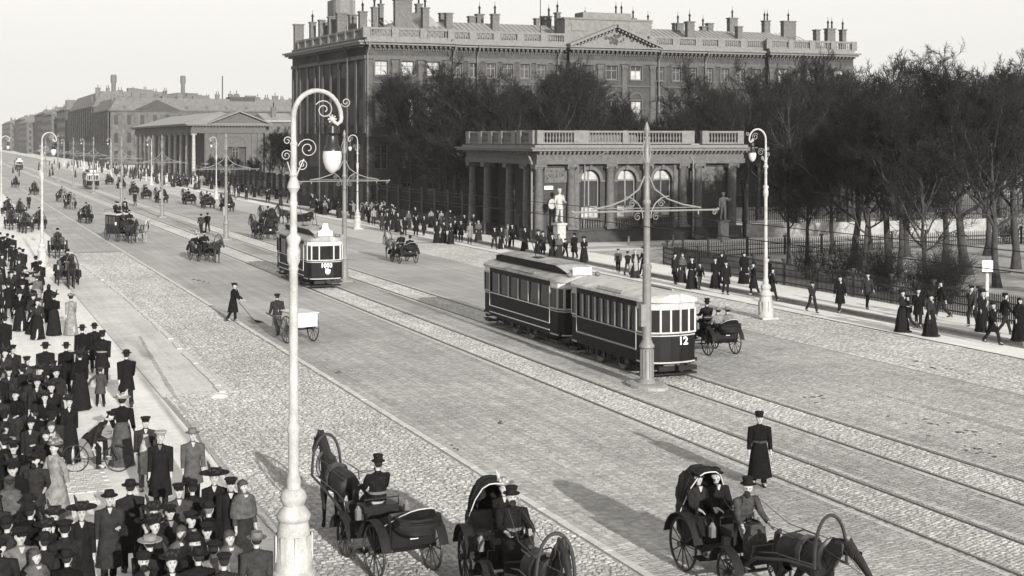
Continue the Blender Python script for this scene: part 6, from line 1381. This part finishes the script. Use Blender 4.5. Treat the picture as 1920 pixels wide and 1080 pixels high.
# ---- named pedestrians; (kind, photo x, photo y of the feet, heading, label[, coat grey])
FL = [
 ('m_short2', 377, 438, 5, 'left of two men walking away between the tracks', .09), ('m_short', 389, 436, 0, 'right of two men walking away between the tracks', .04),
 ('m_cap', 253, 386, 20, 'lone figure standing by the queue of cabs near the fourth tram pole'), ('police', 234, 402, 160, 'dark man standing behind the large coach by the tracks'), ('m_cap', 54, 392, 170, 'man standing alone on the road near the left cabs'),
 ('boy', 1159, 512, 150, 'boy with a scarf at the left of the small group behind the trailer roof', .15), ('boy_ap', 1177, 516, -60, 'youth in a pale apron walking left behind the trailer', .05), ('w_scarf', 1191, 521, 170, 'woman in white headscarf and white skirt behind the trailer'), ('w_dark1', 1208, 517, 100, 'dark clad woman half hidden by the nearest tram pole'),
 ('m_cap', 1266, 533, 120, 'man holding out an arm at the left of the group on the right kerb', .05), ('w_shawl', 1279, 530, 190, 'woman with a pale headscarf in the group on the right kerb', .04), ('w_dark2', 1297, 542, 165, 'woman with a white emblem on her dark bodice in the kerb group', .02), ('boy_ap', 1312, 543, 175, 'boy in dark jacket and light trousers walking toward the road', .03),
 ('w_wide', 1341, 541, 160, 'lady in a wide hat standing near the right kerb', .025), ('m_cap', 1361, 553, 170, 'tall thin youth stepping off the right kerb', .03), ('w_veil', 1353, 531, 170, 'veiled woman behind the youth stepping off the kerb'), ('w_veil', 1395, 532, 175, 'long cloaked woman alone in black left of the right lamp'),
 ('m_soft', 1413, 554, 80, 'stooping man in long coat just left of the right lamp base', .03), ('m_bow1', 1448, 566, 240, 'man striding away right of the right lamp base', .03), ('police', 1440, 545, 100, 'dark figure directly behind the right lamp post'),
 ('boy', 1523, 586, 180, 'small boy in a dark jacket alone on the right pavement', .05), ('m_bow2', 1575, 587, 170, 'man in long dark coat standing by the low fence', .02), ('m_short2', 1627, 579, 170, 'man in grey jacket leaning at the low fence', .07),
 ('w_dark2', 1692, 623, 200, 'short woman in black left of the pair in the right foreground', .04), ('boy', 1703, 618, 60, 'small dark child between the two women at the right kerb', .03), ('m_bow1', 1722, 612, 140, 'tall man in bowler holding a pale parcel at the right kerb', .02), ('w_wide', 1745, 631, 200, 'woman in a long buttoned grey dress at the right kerb', .06),
 ('m_short', 1765, 598, 60, 'man walking past the fence behind the buttoned dress woman', .03), ('m_short2', 1822, 612, 110, 'man in grey jacket and cap striding near the notice board', .09), ('m_bow1', 1862, 646, 190, 'man in a long black coat walking at the right edge kerb', .02), ('m_short', 1885, 628, 250, 'man striding away beyond the one at the right edge', .03), ('w_veil', 1912, 640, 170, 'woman in black cut by the right edge of the photo'), ('w_dark1', 1843, 622, 160, 'lady in a flowered hat under the notice board', .03),
 ('m_bow3', 716, 434, 170, 'leftmost man in grey coat of the party by the garden fence', .07), ('w_dark1', 726, 434, 170, 'woman second from left in the party by the garden fence'), ('w_white', 738, 431, 180, 'woman in white hat within the party by the garden fence', .03), ('w_dark2', 746, 435, 180, 'woman in pale hat at the middle of the fence party'), ('m_cap', 759, 443, 170, 'man in front of the fence party', .03), ('w_shawl', 766, 430, 180, 'grey shawled woman at the right of the fence party', .14),
 ('m_bow3', 780, 443, 175, 'man in knee coat right of the fence party', .02), ('m_bow2', 795, 442, 175, 'second knee coated man right of the fence party', .025), ('w_wide', 819, 456, 160, 'lady in full black skirt, first of three by the porch'), ('w_dark1', 832, 456, 200, 'lady in long black dress, second of three by the porch'), ('w_dark2', 845, 458, 170, 'lady in black with pale face, third of three by the porch'),
 ('m_bow1', 853, 452, 160, 'man behind the three ladies by the porch', .02), ('m_cap', 864, 454, 170, 'man in a cap beside the farthest porch column', .03), ('m_gray', 881, 458, 180, 'man in light grey coat before the porch columns', .38), ('w_shawl', 897, 454, 180, 'woman carrying a pale bundle before the porch', .04),
 ('m_short', 927, 468, 175, 'youth in short jacket walking below the porch', .03), ('w_dark1', 940, 467, 175, 'woman in dark dress beside the grey coated man', .05), ('m_gray', 952, 466, 180, 'man in mid grey knee length coat before the corner column', .2), ('m_cap', 960, 463, 175, 'dark man half behind the grey knee length coat', .03), ('w_wide', 984, 471, 190, 'lady in a hourglass black dress at the pavilion corner', .02),
 ('w_dark1', 1009, 477, 180, 'woman left in the crowd below the statue', .03), ('m_bow3', 1018, 482, 180, 'man in crowd below the statue', .06), ('w_wide', 1035, 487, 180, 'lady in wide black hat in front of the statue', .02), ('w_shawl', 1048, 488, 180, 'bulky woman in brownish cape right of the wide hat lady', .08), ('boy', 1060, 486, 180, 'small boy right of the caped woman below the statue', .03), ('m_bow3', 1077, 484, 20, 'man holding an umbrella near the first arched window', .02), ('w_dark2', 1095, 493, 170, 'dark woman in front of the first arched window', .02),
 ('w_veil', 91, 604, 10, 'cloaked woman directly behind the lady with the trailing skirt'), ('w_dark2', 101, 629, 0, 'slim lady in black walking away beside the white coated girl', .02), ('w_light', 133, 628, 0, 'girl in a long white coat walking away'),
 ('m_bow1', 16, 600, 10, 'tall man striding away at the left edge of the photo', .025), ('child', 188, 763, 5, 'small child in a grey coat held by the hand, seen from behind'), ('m_bow1', 237, 764, 0, 'bowler hatted man in a knee coat walking away alone by the gutter', .025), ('w_wide', 150, 768, 5, 'woman in a long black skirt holding the child by the hand', .02),
]
def addp(it, fn):
    k, px, py, hd_, lb = it[:5]; x, y = fn(px, py); z = .13 if 41.2 < x < 44.6 else (.03 if x > 44.6 else .012)
    if z == .13: x, y = GZ(px, py, .13)
    put_person(k, x, y, R(hd_), lb, z=z, coat=it[5] if len(it) > 5 else None, sc=random.uniform(.97, 1.03))
for it in FL: addp(it, G)
def GH(px, hy, h=1.74): Y = FPX * (EYE - h) / (hy - HOR); X = (px - 960) / FPX * Y; return (X * cos(TH) + Y * sin(TH), -X * sin(TH) + Y * cos(TH))
HL = [  # by the top of the head
 ('m_bow3', 154, 616, 0, 'left of the two bowler hatted men walking ahead of the officer', .02), ('m_bow2', 177, 608, 0, 'right bowler hatted man walking ahead of the officer', .025), ('officer', 192, 626, -15, 'officer in a peaked cap and white belt seen from behind', .03), ('m_soft', 85, 647, 0, 'man in a flat soft hat at the head of the left crowd', .03), ('m_bow3', 124, 645, 5, 'broad man with epaulettes look in a soft hat at the front of the left crowd', .02),
 ('m_cap', 24, 652, 175, 'person in a peaked cap facing the camera at the far left', .04), ('m_short2', 50, 669, 170, 'youth in a tall cap and open grey jacket facing the camera', .1), ('w_wide', 70, 713, 170, 'woman in a pale wide hat with flowers amid the left crowd', .05), ('w_dark1', 96, 721, 180, 'woman with a pale face right of the flowered hat', .03), ('w_dark2', 84, 738, 180, 'woman with a white collar amid the left crowd', .02), ('w_dark1', 130, 743, 175, 'woman with a striped skirt hem behind the cyclist', .03), ('m_cap', 17, 692, 175, 'bearded man with white shirt front at the left edge', .05),
 ('m_bow3', 9, 598, 5, 'broad bowler hatted man from behind at the left edge', .025), ('w_blouse', 229, 746, -10, 'woman in dark puffed bodice and grey skirt beyond the cyclist'), ('w_shawl', 96, 796, 180, 'woman with a grey shawl left of the cyclist', .07), ('m_white', 273, 784, 175, 'workman in a cap with a long white apron facing the camera'), ('sailor', 301, 818, 165, 'man in a white topped cap and long dark coat standing right of the cyclist'), ('m_gray', 361, 809, 180, 'man in a pale hat and long grey coat beside the dark gutter'),
 ('w_light', 103, 834, 120, 'woman in a long white gown walking left of the bicycle'), ('police', 24, 879, 170, 'man in a peaked cap with white shirt at the lower left edge'), ('w_wide', 153, 952, 178, 'woman in an oval dark hat with a tall feather at the bottom'), ('m_soft', 205, 927, 180, 'man in a soft black hat with a white collar at the bottom, arm bent', .07), ('m_bow3', 244, 907, 10, 'man in a bowler seen from behind at the bottom centre left', .045), ('w_dark2', 101, 963, 170, 'woman with lowered pale face at the bottom left', .03), ('w_dark1', 88, 980, 180, 'woman in a dark hat at the very bottom left', .03),
 ('m_boat', 281, 1010, 0, 'man in a straw boater at the bottom edge'), ('m_cap', 335, 916, 180, 'youth in a dark cap facing left near the grey coated man', .1), ('police', 361, 908, 0, 'soldier in a pale banded cap below the grey coated man', .03), ('w_wide', 402, 890, 170, 'woman in a wide black hat at the gutter', .03), ('m_cap', 433, 899, 170, 'man with his collar up beside the wide black hat', .03), ('w_shawl', 456, 903, 200, 'woman draped in a pale grey pleated cape at the gutter', .12), ('m_gray', 481, 1004, 0, 'person in a dark cap with a pale collar at the foot of the big lamp', .1),
 ('w_dark1', 288, 956, 180, 'woman in a dark hat between the bowler man and the youth', .03), ('w_shawl', 340, 992, 180, 'stout woman in a grey shawl at the bottom edge', .1), ('m_cap', 388, 985, 180, 'man in grey overcoat at the bottom edge, right of the boater', .14), ('w_shawl', 430, 1000, 190, 'woman in a lighter grey shawl near the foot of the big lamp', .2), ('m_bow3', 372, 1040, 0, 'dark bowler at the bottom edge below the grey overcoat', .03), ('w_dark2', 322, 1048, 180, 'dark hatted woman cut by the bottom edge right of the boater', .03), ('m_cap', 420, 1052, 0, 'capped man cut by the bottom edge near the big lamp', .05),
 ('m_short', 43, 469, 0, 'man in a round cap walking away left of the left lamp post', .04), ('m_bow1', 67, 483, 0, 'bowler hatted man just left of the left lamp base', .02), ('m_bow2', 75, 491, -5, 'man in coat behind the one at the left lamp base', .03), ('w_white', 57, 509, 0, 'woman in a white blouse and round pale hat walking away'), ('m_bow3', 42, 516, 5, 'man with a white object in his hand left of the white blouse', .02), ('w_light', 69, 517, 0, 'woman in pale jacket right of the white blouse', .25),
 ('m_bow1', 5, 445, 0, 'bowler man at the left edge in the upper sidewalk crowd', .02), ('m_bow2', 14, 440, 0, 'taller bowler man in the upper sidewalk crowd', .02), ('m_bow3', 24, 443, 0, 'rightmost bowler man of the upper sidewalk crowd', .03),
]
for it in HL: addp(it, GH)
# the packed crowd that fills the left side
dk = ['m_bow1', 'm_bow2', 'm_bow3', 'm_soft', 'm_cap', 'w_dark1', 'w_dark2', 'w_wide', 'w_shawl', 'm_short'] + ['vm%d' % q for q in range(7)] + ['vw%d' % q for q in range(7)]
rc = random.Random(77); taken = [tuple(o.location[:2]) for o in S.objects if o.name.startswith('person') and o.type == 'EMPTY']
def who(k, tail, grp):
    hat, fem = HATOF[k]; a = ('woman' if fem else 'man') + ' in ' + HATW[hat]
    return a + ' ' + tail, a + ', ' + grp
def free(x, y, d): return all((x - a) ** 2 + (y - b_) ** 2 > d * d for a, b_ in taken)
def crowd(n, box, lab, grp, d=.5, kinds=dk, faces=(0, 180), light=.06, test=None):
    c_ = 0; tries = 0
    while c_ < n and tries < n * 60:
        tries += 1; px, py = rc.uniform(box[0], box[1]), rc.uniform(box[2], box[3]); x, y = GH(px, py)
        if test and not test(px, py, x, y): continue
        if not free(x, y, d): continue
        taken.append((x, y)); c_ += 1; k = rc.choice(kinds); lt = rc.random() < light
        z = .13 if 41.2 < x < 44.6 else (.03 if x > 44.6 else .012)
        l_, g_ = who(k, lab, grp); put_person(k, x, y, R(rc.choice(faces) + rc.uniform(-35, 35)), l_, g_, z=z, sc=rc.uniform(.93, 1.05), coat=rc.uniform(.3, .5) if lt else rc.choice((.018, .025, .03, .045, .06)))
crowd(34, (-30, 150, 690, 1040), 'in the packed crowd at the lower left', 'packed crowd at the lower left', .5, light=.12, test=lambda px, py, x, y: px < 112 - (py - 690) * .06 + (50 if py > 980 else 0) and not (850 < py < 960 and px > 85))
crowd(9, (-20, 130, 655, 735), 'at the head of the lower left crowd', 'walkers at the head of the left crowd', .45, light=.1)
crowd(26, (-20, 75, 430, 560), 'on the upper part of the left pavement', 'walkers on the upper left pavement', .6, light=.05, test=lambda px, py, x, y: px < 30 + (py - 430) * .35)
crowd(8, (262, 420, 940, 1060), 'at the bottom edge near the big lamp', 'people at the bottom edge near the big lamp', .5, light=.1)
# far crowds, laid out on the ground
def crowd_st(n, x0, x1, y0, y1, lab, grp, d=.6, light=.2, pw=1.):
    c_ = 0; tries = 0
    while c_ < n and tries < n * 30:
        tries += 1; x = rc.uniform(x0, x1); y = y0 + (y1 - y0) * rc.random() ** pw
        if not free(x, y, d): continue
        taken.append((x, y)); c_ += 1
        z = .13 if 41.2 < x < 44.6 else .03; lt = rc.random() < light
        k = rc.choice(dk + ['w_white', 'w_light', 'm_white'] if light else dk); l_, g_ = who(k, lab, grp); put_person(k, x, y, R(rc.choice((0, 180)) + rc.uniform(-30, 30)), l_, g_, z=z, sc=rc.uniform(.93, 1.04), coat=rc.uniform(.3, .55) if lt else rc.choice((.018, .025, .03, .05)))
crowd_st(46, 39.5, 44.4, 132, 200, 'on the right pavement along the garden fence', 'walkers along the garden fence', light=.18)
crowd_st(34, 38.5, 45.5, 200, 270, 'far off, short of the colonnade building', 'walkers near the colonnade building', light=.2)
crowd_st(8, 41.4, 44.2, 118, 134, 'between the porch and the garden fence', 'walkers by the porch', light=.1)
# the far crowd, too small to tell apart
def tiny_crowd(n, zones_, m, seed):
    r = random.Random(seed); b = MB()
    for _ in range(n):
        x0, x1, y0, y1 = r.choice(zones_); x, y = r.uniform(x0, x1), r.uniform(y0, y1); z = .13 if 41.2 < x < 44.6 else .03; s_ = r.uniform(.9, 1.05); wom = r.random() < .45
        b.lathe([(.30 if wom else .14, 0), (.2 if wom else .17, .75), (.13, 1.05), (.2, 1.35), (.18, 1.44), (.06, 1.5)], 7, (x, y, z), sx=s_, sy=s_ * .75)
        b.ball((x, y, z + 1.6), (.09, .1, .12), 6, 4); b.lathe([(.15, 1.67), (.1, 1.68), (.09, 1.78), (.02, 1.8)], 7, (x, y, z))
    return b
zf = [(38.5, 45.5, 262, 300)] * 3 + [(38, 46, 300, 390)] * 4 + [(38, 50, 390, 520)] * 3 + [(8, 40, 330, 560)] * 2
for n_, m_, sd_ in ((190, mat('far_dark_clothes', .015, .9, 5, .3), 1), (45, mat('far_pale_clothes', .3, .9, 5, .3), 2)):
    single('distant_crowd', tiny_crowd(n_, zf, m_, sd_).me('distant_crowd', m_, True), kind='stuff')
# ---------------------------------------------------------------- haze over the whole place
hb_ = MB().box((250, 730, 29), (1100, 1520, 62)); hm = bpy.data.materials.new('haze'); hm.use_nodes = True; hn = hm.node_tree
hn.nodes.clear(); ho = hn.nodes.new('ShaderNodeOutputMaterial'); hv = hn.nodes.new('ShaderNodeVolumePrincipled')
hv.inputs['Color'].default_value = (.96, .95, .93, 1); hv.inputs['Density'].default_value = HAZE; hv.inputs['Anisotropy'].default_value = .0
hn.links.new(hv.outputs[0], ho.inputs['Volume'])
single('haze', hb_.me('haze', hm), kind='stuff')
